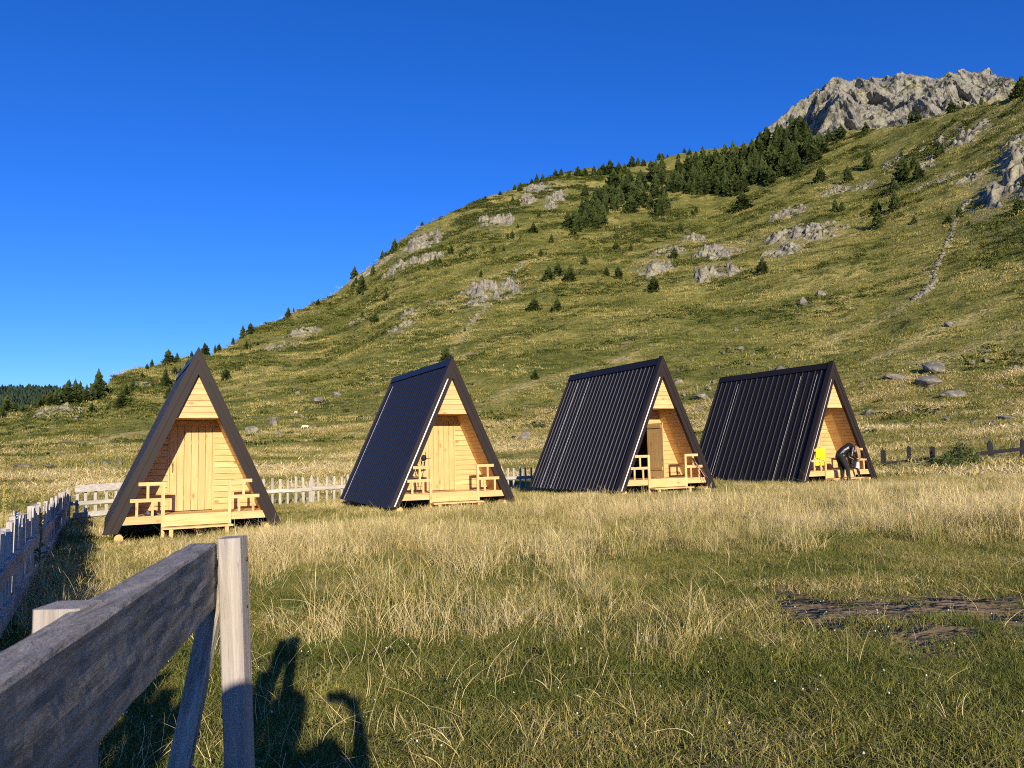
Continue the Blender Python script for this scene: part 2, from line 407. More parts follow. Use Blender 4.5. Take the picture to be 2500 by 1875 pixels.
# ------------------------------------------------------------------ rock
def rock_material(name, grass=0.0, tones=((0.070, 0.062, 0.052), (0.19, 0.172, 0.142), (0.36, 0.33, 0.27))):
    t = NT(name)
    P = t.n('NewGeometry').outputs['Position']
    vec = t.coord((1, 1, 1), rand=False)
    n1 = t.noise(vec, 0.8, 6, 0.68, 0.3); n2 = t.noise(vec, 3.5, 5, 0.7); n3 = t.noise(vec, 0.25, 4, 0.6)
    col = t.ramp(n1, [(0.3, tones[0]), (0.48, tones[1]), (0.72, tones[2])])
    lich = t.step(t.math('ADD', t.math('MULTIPLY', n2, 0.5), t.math('MULTIPLY', n3, 0.5)), 0.48, 0.60)
    col = t.mix(t.math('MULTIPLY', lich, 0.55), col, (0.42, 0.40, 0.24))
    rust = t.step(t.noise(vec, 0.5, 3), 0.66, 0.75)
    col = t.mix(t.math('MULTIPLY', rust, 0.4), col, (0.34, 0.21, 0.10))
    if grass:
        nz = t.n('SeparateXYZ', {0: t.n('NewGeometry').outputs['Normal']}).outputs[2]
        gmask = t.step(t.math('ADD', nz, t.math('MULTIPLY', t.math('SUBTRACT', n3, 0.5), 0.9)), 0.62, 0.80)
        col = t.mix(t.math('MULTIPLY', gmask, grass), col, (0.15, 0.145, 0.04))
    h = t.math('ADD', n1, t.math('MULTIPLY', n2, 0.35))
    return t.done(col, 0.92, t.bump(h, 0.8, 0.5), spec=0.1)
ROCK = rock_material('lichen_rock', 0.55)
BOULDER = rock_material('boulder_rock')

def ico(sub):
    import bmesh
    bm = bmesh.new(); bmesh.ops.create_icosphere(bm, subdivisions=sub, radius=1.0)
    v = np.array([p.co[:] for p in bm.verts]); f = np.array([[q.index for q in p.verts] for p in bm.faces]); bm.free()
    return v, f
ICO = {k: ico(k) for k in (2, 3, 4)}
def facet_rock(rng, sub=3, rough=0.12, planes=16):
    v, f = ICO[sub]
    n = rng.normal(size=(planes, 3)); n /= np.linalg.norm(n, axis=1)[:, None]
    d = rng.uniform(0.45, 1.0, planes)
    dots = v @ n.T
    rr = np.where(dots > 0.05, d[None, :] / np.maximum(dots, 0.05), 9).min(1)
    rr = np.minimum(rr, 1.25)
    o = rng.uniform(0, 99, 3)
    rr = rr * (1 + rough * fbm(v[:, 0]*2.6 + o[0], v[:, 1]*2.6 + o[1], v[:, 2]*2.6 + o[2], 4, 4, True))
    return v * rr[:, None], f
_rr = np.random.default_rng(5)
BOULDERS = []
for k in range(8):
    v, f = facet_rock(_rr, 4, 0.16, 13); BOULDERS.append(np_mesh('boulder', v, f)); BOULDERS[-1].materials.append(BOULDER)

def ordinal(n):
    w = ['first','second','third','fourth','fifth','sixth','seventh','eighth','ninth','tenth','eleventh','twelfth','thirteenth','fourteenth','fifteenth','sixteenth','seventeenth','eighteenth','nineteenth','twentieth']
    if n <= 20: return w[n - 1]
    tens = {2: 'twenty', 3: 'thirty', 4: 'forty', 5: 'fifty', 6: 'sixty'}[n // 10]
    return {20:'twentieth',30:'thirtieth',40:'fortieth',50:'fiftieth'}.get(n) or tens + '-' + w[n % 10 - 1]

def place_crag(i, u, v, w, h, label):
    # a patch of broken rock that grows out of the slope between the points seen at its foot and its top
    x0, y0, z0, r0 = ray_ground(u, v + h * 0.5); x1, y1, z1, r1 = ray_ground(u, v - h * 0.5)
    az = math.atan2(x0, y0); k = (r0 + r1) / 2 / F_PX
    W = w * k; D = min(max(r1 - r0, 0.8 * h * k), 3.2 * h * k); rc = (r0 + r1) / 2
    if r1 - r0 > D: rc = r0 + D / 2
    rt = np.array([math.cos(az), -math.sin(az)]); fw = np.array([math.sin(az), math.cos(az)])
    na, nb = 76, 66
    A, B = np.meshgrid(np.linspace(-0.72, 0.72, na), np.linspace(-0.72, 0.72, nb))
    X = fw[0] * (rc + B * D) + rt[0] * A * W; Y = fw[1] * (rc + B * D) + rt[1] * A * W
    Zg = height(X.ravel(), Y.ravel()).reshape(X.shape)
    s = max(min(W, h * k * 1.2), 1.0); o = i * 13.7
    e = 1 - np.hypot(A / 0.58, B / 0.58) + 0.5 * fbm(A * 3.1 + o, B * 3.1, oct=3, seed=i)
    env = sstep(e, -0.05, 0.55)
    lump = sstep(fbm(A * 4.6 + o, B * 5.2, oct=3, seed=i + 2), -0.30, 0.10)
    env = env * (0.25 + 0.75 * lump)
    big = 1.5 * fbm(X / (s * .42) + o, Y / (s * .42), Zg / (s * .5), 2, i + 5)
    med = -fbm(X / (s * .27) + o + 0.6 * big, Y / (s * .27), Zg / (s * .20), 3, i + 8, True)
    fine = fbm(X / (s * .09), Y / (s * .09), Zg / (s * .06), 2, i + 9)
    d = env * s * (0.16 + 0.25 * big + 0.22 * med + 0.10 * fine) - (1 - sstep(env, 0.0, 0.35)) * s * 0.07
    d = np.round(d / (s * 0.10) + 0.4 * med) * (s * 0.10) * 0.4 + d * 0.6      # ledges
    P = np.stack([X - fw[0] * d * 0.65, Y - fw[1] * d * 0.65, Zg + d * 0.75], -1) - np.array([x0, y0, z0])
    i_ = np.arange(nb - 1)[:, None] * na + np.arange(na - 1)[None, :]
    Fc = np.stack([i_, i_ + 1, i_ + na + 1, i_ + na], -1).reshape(-1, 4)
    fe = env.ravel()[Fc].max(1) > 0.03
    ob = link('rock_outcrop', np_mesh('rock_outcrop', P.reshape(-1, 3), Fc[fe]), ROCK)
    ob.location = (x0, y0, z0)
    tag(ob, label, 'rock', 'rock outcrops on the hillside')
CR_ = [(1031,585,66,40,'pale grey crag on the left skyline of the hill, largest there'),(985,632,55,45,'crag at the left edge of the hill below the skyline crag'),(1046,624,45,32,'low rounded crag right of the left-edge crag'),
 (902,652,62,26,'rock ledge on the skyline beside a lone pine'),
 (1216,528,62,50,'dark overhanging crag high on the slope left of the wood'),(1286,485,34,22,'small pale crag just above the overhanging crag'),(1322,457,46,22,'pale crag on the crest under the skyline pines'),(1344,496,22,30,'narrow upright pale rock left of the wood'),(1360,470,36,34,'broken rock patch left of the wood, near the crest'),
 (1172,698,56,66,'big crag in mid-slope above the second cabin, left half'),(1236,698,50,48,'big crag in mid-slope above the second cabin, right half'),(1160,738,44,20,'scree-like foot of the mid-slope crag'),
 (1596,645,76,56,'left lower crag of the outcrops above the third cabin'),(1636,604,60,26,'flat crag left of the tall dark outcrop'),(1690,577,42,28,'small dark crag on top of the central outcrops'),(1728,606,58,46,'tall dark-shadowed slab of the central outcrops'),(1748,656,66,60,'lowest craggy outcrop above the third cabin'),(1777,610,56,32,'right end of the central outcrops'),
 (1931,519,60,26,'flat pale outcrop on the slope above the fourth cabin, uppermost'),(1933,566,82,40,'dark slanting outcrop above the fourth cabin'),(2008,566,58,30,'broken outcrop right of the dark slanting one'),(1913,604,66,36,'lowest scree patch of the outcrops above the fourth cabin'),
 (2330,343,88,34,'double crag high on the right slope'),(2182,391,28,22,'white rock beside two pines on the right slope'),(2098,455,42,16,'flat rock below a pine on the right slope'),(2040,460,36,20,'dark low rock left of the flat rock on the right slope'),(2294,441,76,14,'long thin row of stones across the right slope'),(2366,437,42,18,'slanting slab left of the huge right-hand rock'),(2262,402,24,22,'grey rock right of three pines'),
 (2474,446,140,112,'huge rock at the right edge of the picture'),(2492,382,110,66,'dark upper block behind the huge right-edge rock'),(2492,338,50,22,'grey rock near the crest at the right edge'),
 (686,837,58,30,'dark oval outcrop on the left slope'),(738,811,50,20,'rock band right of the dark oval outcrop'),(146,996,78,26,'bare low outcrop in front of the left pine row'),(343,938,36,10,'pale ledge on the far left slope'),(870,785,24,14,'small pale rocks beside a pine on the left slope'),(982,793,40,22,'low scree-like rock above the first cabin gap'),(1003,760,34,24,'small pale rocks below the skyline crags')]
for i, (u, v, w, h, lb) in enumerate(CR_): place_crag(i, u, v, w * 1.55 if w < 100 else w, h * 1.35 if w < 100 else h, lb)

BO_ = [(727,960,17,9),(779,981,34,14),(822,964,16,9),(669,1033,30,17),(613,1053,27,16),(737,1015,13,8),(680,1056,14,7),(677,1064,16,8),(646,1063,8,5),(1284,1068,42,22),
 (145,1110,17,9),(108,1102,12,7),(90,1124,14,9),(72,1139,44,8),(260,1133,25,8),(289,1133,25,8),(224,1133,22,7),(120,1140,30,7),(186,1021,10,8),
 (2128,1009,30,14),(2195,921,50,16),(2263,935,46,16),(2283,900,52,20),(2336,967,46,14),(2313,1024,18,8),(2287,1005,10,7),(2108,937,11,8),(2405,858,20,9),(2372,887,14,8),(2408,885,12,6),(2419,1032,18,9),(2452,1024,30,9),(2381,1032,12,6),(2241,890,12,6),(2446,940,12,6),(2322,791,20,10),(2197,945,9,7),(2165,970,11,6),(2177,959,10,6),
 (1960,738,24,20),(2002,718,22,12),(1798,807,10,7),(1765,864,10,7),(1808,854,18,8),(1783,850,10,7),(1750,830,7,5),(1778,832,9,6),(1837,868,12,6),(1834,890,14,8),(1754,900,10,6),(1881,899,10,7),(1899,904,28,12),(1733,950,15,10),(1718,972,42,14),(1707,998,22,8),(1743,933,9,6),(1658,932,24,10),(1670,965,15,7),(1700,945,9,6),(1690,880,8,5),(2480,900,18,9),(2465,985,14,7),(2155,1040,10,5)]
lm = [(-99,560,'on left meadow beyond fence'),(560,960,'on slope between first and second cabins'),(960,1400,'behind second and third cabins'),(1400,1705,'behind third cabin'),(1705,1960,'above fourth cabin roof'),(1960,2220,'upslope right of fourth cabin'),(2220,9999,'on slope at far right')]
cnt = {}
for (u, v, w, h) in sorted(BO_):
    g = [p for a, b, p in lm if a <= u < b][0]; cnt[g] = cnt.get(g, 0) + 1
    x, y, z, r = ray_ground(u, v + h * 0.4); k = r / F_PX
    o = bpy.data.objects.new('boulder', BOULDERS[len(cnt) * 3 % 8 if w > 25 else random.randrange(8)]); COL.objects.link(o)
    o.location = (x, y, z + h * k * 0.22); o.rotation_euler = (random.uniform(-.2, .2), random.uniform(-.2, .2), random.uniform(0, 6.28))
    o.scale = (w * k * 0.55, w * k * 0.42, h * k * 0.70)
    sz = 'large' if w >= 28 else 'small' if w < 12 else 'mid-sized'
    tag(o, '%s boulder %s, %s from left' % (sz, g, ordinal(cnt[g])), 'boulder', 'boulders lying on the hillside')

def stone_line(name, pts, n, s, label, cat):
    V = []; Fs = []; o = 0; rng = np.random.default_rng(n)
    P = [ray_ground(*p) for p in pts]
    for k in range(n):
        t = k / (n - 1) * (len(P) - 1); i = min(int(t), len(P) - 2); f_ = t - i
        x = P[i][0] * (1 - f_) + P[i+1][0] * f_ + rng.normal() * s * 0.6; y = P[i][1] * (1 - f_) + P[i+1][1] * f_ + rng.normal() * s * 0.6
        z = float(height(x, y))
        v, f = facet_rock(rng, 2, 0.1, 10)
        v = v * s * rng.uniform(0.4, 1.2) * np.array([1.1, 1.0, 0.75]) + np.array([x, y, z + s * 0.15])
        V.append(v); Fs.append(f + o); o += len(v)
    ob = link(name, np_mesh(name, np.concatenate(V), np.concatenate(Fs)), BOULDER)
    tag(ob, label, cat, kind='stuff')
stone_line('stone_wall', [(2367,492),(2340,525),(2322,577),(2293,638),(2271,703),(2235,732)], 190, 0.62, 'long line of tumbled stones running down the right slope', 'stone wall')
stone_line('scree_strip', [(1285,640),(1262,660),(1240,690)], 34, 0.9, 'short line of pale stones climbing right of the mid-slope crag', 'scree')
stone_line('scree_strip', [(1200,742),(1175,765),(1150,790)], 30, 0.8, 'short line of pale stones below the mid-slope crag', 'scree')

# ------------------------------------------------------------------ rocky peak and far wooded hill
def build_peak():
    OUT = [(1780,372),(1845,345),(1910,296),(1944,266),(1975,243),(2000,224),(2034,203),(2051,201),(2070,208),(2090,217),(2124,206),(2160,203),(2204,198),(2249,204),(2294,202),(2316,186),(2362,190),(2400,188),(2441,183),(2470,195),(2500,208),(2600,214),(2760,250)]
    us = np.linspace(1780, 2760, 520); vs = np.interp(us, *zip(*OUT))
    az = np.array([pix_az(u, v) for u, v in zip(us, vs)]); Rk = 1050 + 60 * np.sin(us / 90.0) + 40 * np.sin(us / 37.0)
    zk = 1.6 + np.array([pix_tan(u, v) for u, v in zip(us, vs)]) * Rk
    nt = 190
    T = np.linspace(0, 1.25, nt)[:, None]
    R0 = Rk - 330
    R = R0[None, :] + (Rk - R0)[None, :] * T
    zb = zk - 190
    prof = np.where(T < 1, T ** 1.15, 1 - (T - 1) * 1.6)
    Z = zb[None, :] + (zk - zb)[None, :] * prof
    A = np.broadcast_to(az[None, :], R.shape)
    X, Y = R * np.sin(A), R * np.cos(A)
    sh = X.shape
    x, y, z = X.ravel(), Y.ravel(), Z.ravel()
    env = (np.clip(1.12 - np.abs(T - 0.55) * 1.5, 0.22, 1) * np.ones(sh)).ravel()
    big = fbm(x / 75, z / 120, y / 90, 3, 41, True); med = fbm(x / 22, z / 36, y / 24, 4, 43, True); sm = fbm(x / 6, z / 8, y / 6, 3, 47, True)
    d = (big * 46 + med * 15 + sm * 4.0) * env
    # push towards the viewer and up
    nx, ny = -np.sin(A).ravel(), -np.cos(A).ravel()
    x = x + nx * d; y = y + ny * d; z = z + d * 0.18 + sm * 1.2
    V = np.stack([x, y, z], 1)
    nr, na = sh; i = np.arange(nr - 1)[:, None] * na + np.arange(na - 1)[None, :]
    Fc = np.stack([i, i + 1, i + na + 1, i + na], -1).reshape(-1, 4)[:, ::-1]
    t = rock_material('peak_rock', 0.9, ((0.070, 0.068, 0.063), (0.205, 0.198, 0.175), (0.39, 0.375, 0.32)))
    for nd in t.node_tree.nodes:
        if nd.type == 'TEX_NOISE': nd.inputs['Scale'].default_value *= 0.16
        if nd.type == 'BUMP': nd.inputs['Distance'].default_value = 5.0
    o = link('rocky_peak', np_mesh('rocky_peak', V, Fc), t); tag(o, kind='structure')
build_peak()

def build_far_hill():
    us = np.linspace(-260, 420, 120); OUT = [(-260, 930), (0, 944), (60, 947), (110, 946), (150, 952), (200, 962), (260, 975), (420, 1010)]
    vs = np.interp(us, *zip(*OUT)); az = np.array([pix_az(u, v) for u, v in zip(us, vs)]); Rk = 1500 + 0 * us
    zk = 1.6 + np.array([pix_tan(u, v) for u, v in zip(us, vs)]) * Rk - 9
    T = np.linspace(0, 1.15, 60)[:, None]; R = 800 + (Rk - 800)[None, :] * T
    Z = -30 + (zk + 30)[None, :] * np.where(T < 1, T, 2 - T)
    A = np.broadcast_to(az[None, :], R.shape); X, Y = R * np.sin(A), R * np.cos(A)
    Z = Z + 8 * fbm(X / 180, Y / 180, oct=3, seed=77)
    nr, na = X.shape; i = np.arange(nr - 1)[:, None] * na + np.arange(na - 1)[None, :]
    Fc = np.stack([i, i + 1, i + na + 1, i + na], -1).reshape(-1, 4)[:, ::-1]
    o = link('hill', np_mesh('hill', np.stack([X, Y, Z], -1).reshape(-1, 3), Fc, True), plain('forest_floor', (0.03, 0.04, 0.014), 0.95, 0.05)); tag(o, kind='structure')
    # the far wood, one mass of small crowns
    rng = np.random.default_rng(3); n = 5200
    ti = rng.uniform(0.45, 1.03, n); ui = rng.integers(0, len(us), n)
    r = 800 + 700 * ti; a = az[ui] + rng.normal(size=n) * 0.002
    x, y = r * np.sin(a), r * np.cos(a); z = -30 + (zk[ui] + 30) * np.where(ti < 1, ti, 2 - ti) + 8 * fbm(x / 180, y / 180, oct=3, seed=77)
    H = rng.uniform(9, 17, n); W = H * rng.uniform(0.24, 0.36, n)
    ang = np.linspace(0, 2*np.pi, 7)[:-1]
    prof = [(0.0, 0.75), (0.25, 1.0), (0.6, 0.62), (1.0, 0.02)]
    V = np.zeros((n, 24, 3))
    for j, (h_, w_) in enumerate(prof):
        for k, t_ in enumerate(ang):
            rad = W * w_ * (1 + 0.35 * rng.normal(size=n))
            V[:, j*6+k, 0] = x + rad * math.cos(t_); V[:, j*6+k, 1] = y + rad * math.sin(t_); V[:, j*6+k, 2] = z + H * (h_ + 0.04 * rng.normal(size=n)) - 1
    base = []
    for j in range(3):
        for k in range(6): base.append((j*6+k, j*6+(k+1) % 6, (j+1)*6+(k+1) % 6, (j+1)*6+k))
    Fc = (np.array(base)[None] + (np.arange(n) * 24)[:, None, None]).reshape(-1, 4)
    t = NT('far_pine_foliage'); nn = t.noise(t.n('NewGeometry').outputs['Position'], 0.12, 4, 0.7)
    mt = t.done(t.ramp(nn, [(0.35, (0.018, 0.034, 0.022)), (0.65, (0.040, 0.062, 0.034))]), 0.9, spec=0.05)  # bluish dark tone, distance haze painted into the foliage colour
    o = link('pine_wood', np_mesh('pine_wood', V.reshape(-1, 3), Fc), mt)
    tag(o, 'dense dark pine wood covering the far hill at the left', 'wood', kind='stuff')
build_far_hill()

# ------------------------------------------------------------------ gravel round the crags and trodden pale tracks, stored on the ground sheet
def paint_ground():
    m = bpy.data.objects['ground'].data; n = len(m.vertices); co = np.zeros(n * 3, np.float32); m.vertices.foreach_get('co', co); co = co.reshape(-1, 3).astype(float)
    X, Y = co[:, 0], co[:, 1]; scree = np.zeros(n); track = np.zeros(n)
    for (u, v, w, h, _) in CR_:
        x, y, z, r = ray_ground(u, v + h * 0.1); k = r / F_PX; az = math.atan2(x, y)
        a = (X - x) * math.cos(az) - (Y - y) * math.sin(az); b = (X - x) * math.sin(az) + (Y - y) * math.cos(az)
        scree = np.maximum(scree, np.exp(-((a / (w * k * 0.62)) ** 2 + (b / (h * k * 2.2 + 3)) ** 2)))
    for T in ([(1127,873),(1165,852),(1203,833),(1260,815)], [(1180,985),(1270,945),(1370,925),(1440,900),(1530,875)], [(1045,735),(1110,752),(1190,750)], [(2235,735),(2150,780),(2060,820),(1990,850)], [(540,950),(640,935)],
              [(2500,790),(2380,850),(2250,885)], [(1150,790),(1100,850),(1060,900)], [(560,1100),(700,1085),(870,1060)], [(0,1085),(200,1075),(380,1050)], [(2120,880),(2250,830),(2400,760)]):
        P = [ray_ground(*q) for q in T]
        for (x0, y0, _, r0), (x1, y1, _, r1) in zip(P[:-1], P[1:]):
            dx, dy = x1 - x0, y1 - y0; L2 = dx*dx + dy*dy + 1e-9
            t = np.clip(((X - x0)*dx + (Y - y0)*dy) / L2, 0, 1); d = np.hypot(X - x0 - t*dx, Y - y0 - t*dy)
            track = np.maximum(track, np.exp(-(d / (0.9 + 0.006 * (r0 + r1) / 2)) ** 2))
    for nm, arr in (('scree', scree), ('track', track)):
        at = m.attributes.new(nm, 'FLOAT', 'POINT'); at.data.foreach_set('value', arr.astype(np.float32))
paint_ground()

# ------------------------------------------------------------------ pines
def foliage_material(name, lo, hi):
    t = NT(name)
    n = t.noise(t.coord((1, 1, 1), rand=True), 1.3, 4, 0.65)
    rnd = t.n('ObjectInfo').outputs['Random']
    col = t.ramp(n, [(0.3, lo), (0.7, hi)])
    col = t.mix(t.math('MULTIPLY', rnd, 0.5), col, tuple(x * 0.6 for x in lo))
    d = t.n('BsdfDiffuse', {'Color': col}); tr = t.n('BsdfTranslucent', {'Color': col})
    mx = t.n('MixShader', {0: 0.22, 1: d.outputs[0], 2: tr.outputs[0]})
    t.t.links.new(mx.outputs[0], t.out.inputs[0]); return t.m
NEEDLE = foliage_material('pine_needles', (0.055, 0.085, 0.026), (0.140, 0.170, 0.055))
BARK = plain('pine_bark', (0.10, 0.07, 0.05), 0.9, 0.1, 0, 0.4, 14.0, 0.5)
def crown_mesh(rng, wide, bushy):
    # unit height 1, many small needle sprays on drooping boughs
    V = []; Fs = []; o = 0
    lv = 17
    for j in range(lv):
        t = j / (lv - 1); z = 0.03 + 0.95 * t
        rad = wide * ((1 - t) ** bushy) * (0.75 + 0.5 * rng.random()) + 0.012
        if t < 0.12: rad *= 0.82
        nb = int(6 + 7 * (1 - t))
        for b in range(nb):
            a = rng.uniform(0, 2*math.pi); L = rad * rng.uniform(0.65, 1.12)
            dx, dy = math.cos(a), math.sin(a)
            for q in range(3):
                s0 = L * (0.22 + 0.26 * q); s1 = L * (0.60 + 0.22 * q)
                w = L * rng.uniform(0.16, 0.30) + 0.012
                zz0 = z + rng.uniform(-0.015, 0.015) - 0.02 * q; zz1 = zz0 + rng.uniform(-0.01, 0.055)
                lat = rng.uniform(-0.5, 0.5) * w
                px, py = -dy, dx
                th = rng.uniform(0.02, 0.05)
                pts = [(dx*s0 + px*(lat - w), dy*s0 + py*(lat - w), zz0 - th), (dx*s0 + px*(lat + w), dy*s0 + py*(lat + w), zz0 + th*0.2),
                       (dx*s1 + px*(lat*1.4 + w*0.5), dy*s1 + py*(lat*1.4 + w*0.5), zz1 + th), (dx*s1 + px*(lat*1.4 - w*0.5), dy*s1 + py*(lat*1.4 - w*0.5), zz1 - th*0.4)]
                V += pts; Fs.append((o, o+1, o+2, o+3)); o += 4
                V += [(dx*s0, dy*s0, zz0 - 0.03), (dx*s1*1.03, dy*s1*1.03, zz1 - 0.015), (dx*(s0+s1)/2 + px*0.01, dy*(s0+s1)/2 + py*0.01, (zz0+zz1)/2 + 0.055), (dx*s0*0.8, dy*s0*0.8, zz0 + 0.045)]
                Fs.append((o, o+1, o+2, o+3)); o += 4
    m = np_mesh('crown', np.array(V), np.array(Fs)); m.materials.append(NEEDLE); return m
_tr = np.random.default_rng(23)
CROWNS = [crown_mesh(_tr, w, b) for w, b in ((0.24, 0.75), (0.28, 0.7), (0.21, 0.8), (0.33, 0.65), (0.26, 0.6), (0.38, 0.7), (0.30, 0.55))]
_mb = MB(); _mb.tube([(0, 0, -0.05), (0.005, 0, 0.4), (0, 0.004, 0.93)], [0.03, 0.018, 0.003], 7)
TRUNK = _mb.mesh('trunk'); TRUNK.materials.append(BARK)
def pine(u, v, h, label, group, wide=None):
    x, y, z, r = ray_ground(u, v); H = h * r / F_PX * 1.06
    e = empty('pine_tree', (x, y, z - 0.03 * H), random.uniform(0, 6.28), label, 'tree', group)
    k = random.choice([0, 1, 2, 4, 6]) if wide is None else wide
    for nm, me in (('trunk', TRUNK), ('crown', CROWNS[k])):
        c = bpy.data.objects.new(nm, me); COL.objects.link(c); c.parent = e
        s = random.uniform(1.15, 1.6); c.scale = (H * s, H * s, H) if nm == 'crown' else (H, H, H)
def pines(lst, where, group, kind='dark pine'):
    for i, t in enumerate(sorted(lst)):
        sz = 'tall' if t[2] >= 34 else 'small' if t[2] < 16 else 'mid-sized'
        pine(t[0], t[1], t[2], '%s pine %s, %s from left' % (sz, where, ordinal(i + 1)), group, t[3] if len(t) > 3 else None)
pines([(240,978,64),(167,985,48),(183,985,47),(195,985,42),(211,984,37),(156,982,36),(136,992,34),(122,994,34),(99,998,26),(108,996,27),(260,972,28),(267,974,16),(225,980,30),(148,988,28),(175,986,34),(17,1010,36),(37,1006,22),(57,1006,15),(7,1020,19),(78,1000,15),(90,998,20)], "in row on low left ridge", 'pines of the left ridge row')
pines([(371,892,18),(411,890,33),(432,886,21),(421,888,18),(359,905,14),(468,876,18),(481,862,13),(500,867,28),(525,861,18),(535,856,17),(569,835,17),(593,826,29),(612,815,24),(627,812,13),(704,778,26),(717,759,10),(777,747,17),(866,681,30),(870,695,17),(862,706,20),(884,714,42)], "along hill's left skyline", 'pines along the left skyline')
pines([(323,957,32),(296,997,37,3),(308,972,30),(319,988,16),(404,945,40),(426,914,20),(440,912,14),(347,927,16),(373,950,17),(224,1008,21),(264,1008,16),(413,974,28),(460,892,14),(602,854,20),(612,854,12),(552,929,27,3),(629,844,10)], "on left slope behind first cabin", 'pines on the left slope')
pines([(911,673,26),(886,722,10),(861,724,12),(918,722,21),(945,714,14),(944,733,21),(885,776,17),(917,792,29,3),(964,612,30),(934,633,20),(942,629,15),(1031,548,11),(1101,621,26),(1063,649,25),(1074,647,18),(1045,663,12),(1138,621,18),(1125,627,14),(1155,636,12),(1089,890,48,3)], "on slope above second cabin", 'pines above the second cabin')
pines([(1179,611,13),(1207,619,19),(1230,613,12),(1251,586,25),(1240,585,15),(1271,585,13),(1303,572,27),(1264,559,10),(1252,496,19),(1266,504,18),(1321,630,22),(1175,677,18),(1340,687,38,3),(1363,678,36,3),(1393,689,40),(1305,761,33,5),(1361,762,33,3),(1347,594,22),(1316,531,13),(1307,928,25),(1135,812,12)], "on open slope above third cabin", 'pines above the third cabin')
pines([(1271,467,22),(1257,465,14),(1221,477,12),(1185,489,10),(1311,449,24),(1326,447,24),(1298,450,15),(1357,434,20),(1371,430,18),(1411,430,26),(1429,432,22),(1451,434,30),(1463,432,24),(1474,427,28),(1490,427,38),(1512,427,32),(1526,425,24),(1544,410,28),(1558,406,22),(1571,408,20),(1590,417,25),(1610,392,18),(1617,390,16),(1630,384,8),(1657,388,12),(1671,377,12),(1684,380,17),(1745,369,8),(1390,436,18),(1500,436,22)], "on crest of the hill", 'pines along the hill crest')
pines([(1622,583,32),(1662,567,25),(1506,587,24),(1505,610,22),(1541,613,20),(1510,682,32,3),(1481,675,24),(1598,712,36,3),(1428,647,25),(1448,599,10),(1647,634,28),(1400,577,22),(1430,482,30),(1863,669,38,3),(1815,514,43,5),(1700,520,16),(1690,526,14)], "on slope below dense wood", 'pines below the dense wood')
pines([(2121,416,45),(2004,446,36),(2071,447,38),(2206,445,55,4),(2232,414,30),(2244,439,38),(2185,472,30),(2186,516,47),(2141,526,38),(2144,558,45),(2295,383,33),(2201,384,14),(2318,549,20,5),(2366,550,12),(2488,522,37),(2232,548,16,5),(2344,532,25),(2114,323,24),(2224,297,26),(2242,293,25),(2324,269,24,5),(2354,263,14),(2396,252,14),(2496,233,42,5),(2055,341,36),(2025,346,28),(2327,302,12,5),(2356,307,10,5),(2040,517,28),(2056,517,22)], "on right slope below rocky peak", 'pines on the upper right slope')
POLY = np.array([(1380,548),(1405,572),(1470,556),(1482,520),(1525,522),(1630,532),(1645,478),(1710,476),(1800,480),(1870,456),(1950,427),(1985,402),(2020,365),(1960,330),(1850,362),(1790,385),(1740,400),(1640,420),(1560,442),(1500,440),(1490,480),(1440,500)], float)
def inside(px, py, P):
    c = False; j = len(P) - 1
    for i in range(len(P)):
        if (P[i][1] > py) != (P[j][1] > py) and px < (P[j][0] - P[i][0]) * (py - P[i][1]) / (P[j][1] - P[i][1]) + P[i][0]: c = not c
        j = i
    return c
cnt_ = 0; got = []
while cnt_ < 140:
    u, v = random.uniform(1370, 2030), random.uniform(325, 575)
    if not inside(u, v, POLY): continue
    if any(abs(u - a) < 11 and abs(v - b) < 6 for a, b in got): continue
    got.append((u, v)); cnt_ += 1
    pine(u, v + 2, random.uniform(34, 54), 'dark green pine in the dense wood below the rocky peak', 'pines of the dense wood')

# ------------------------------------------------------------------ instanced ground cover
def grass_material(name, stops, transl=0.22):
    t = NT(name)
    a = t.n('Attribute', attribute_name='tint', attribute_type='INSTANCER').outputs['Fac']
    b = t.n('Attribute', attribute_name='blade', attribute_type='GEOMETRY').outputs['Fac']
    f = t.math('ADD', a, t.math('MULTIPLY', t.math('SUBTRACT', b, 0.5), 0.55), True)
    col = t.ramp(f, stops)
    d = t.n('BsdfDiffuse', {'Color': col}); tr = t.n('BsdfTranslucent', {'Color': col})
    mx = t.n('MixShader', {0: transl, 1: d.outputs[0], 2: tr.outputs[0]})
    t.t.links.new(mx.outputs[0], t.out.inputs[0]); return t.m
GRASS = grass_material('field_grass', [(0.0, (0.105, 0.138, 0.028)), (0.3, (0.225, 0.230, 0.058)), (0.55, (0.34, 0.29, 0.085)), (0.8, (0.64, 0.50, 0.21)), (1.0, (0.80, 0.66, 0.35))])
SCRUB = grass_material('slope_scrub', [(0.0, (0.045, 0.068, 0.020)), (0.3, (0.115, 0.135, 0.031)), (0.6, (0.245, 0.228, 0.056)), (0.85, (0.36, 0.305, 0.09)), (1.0, (0.52, 0.43, 0.17))], 0.15)

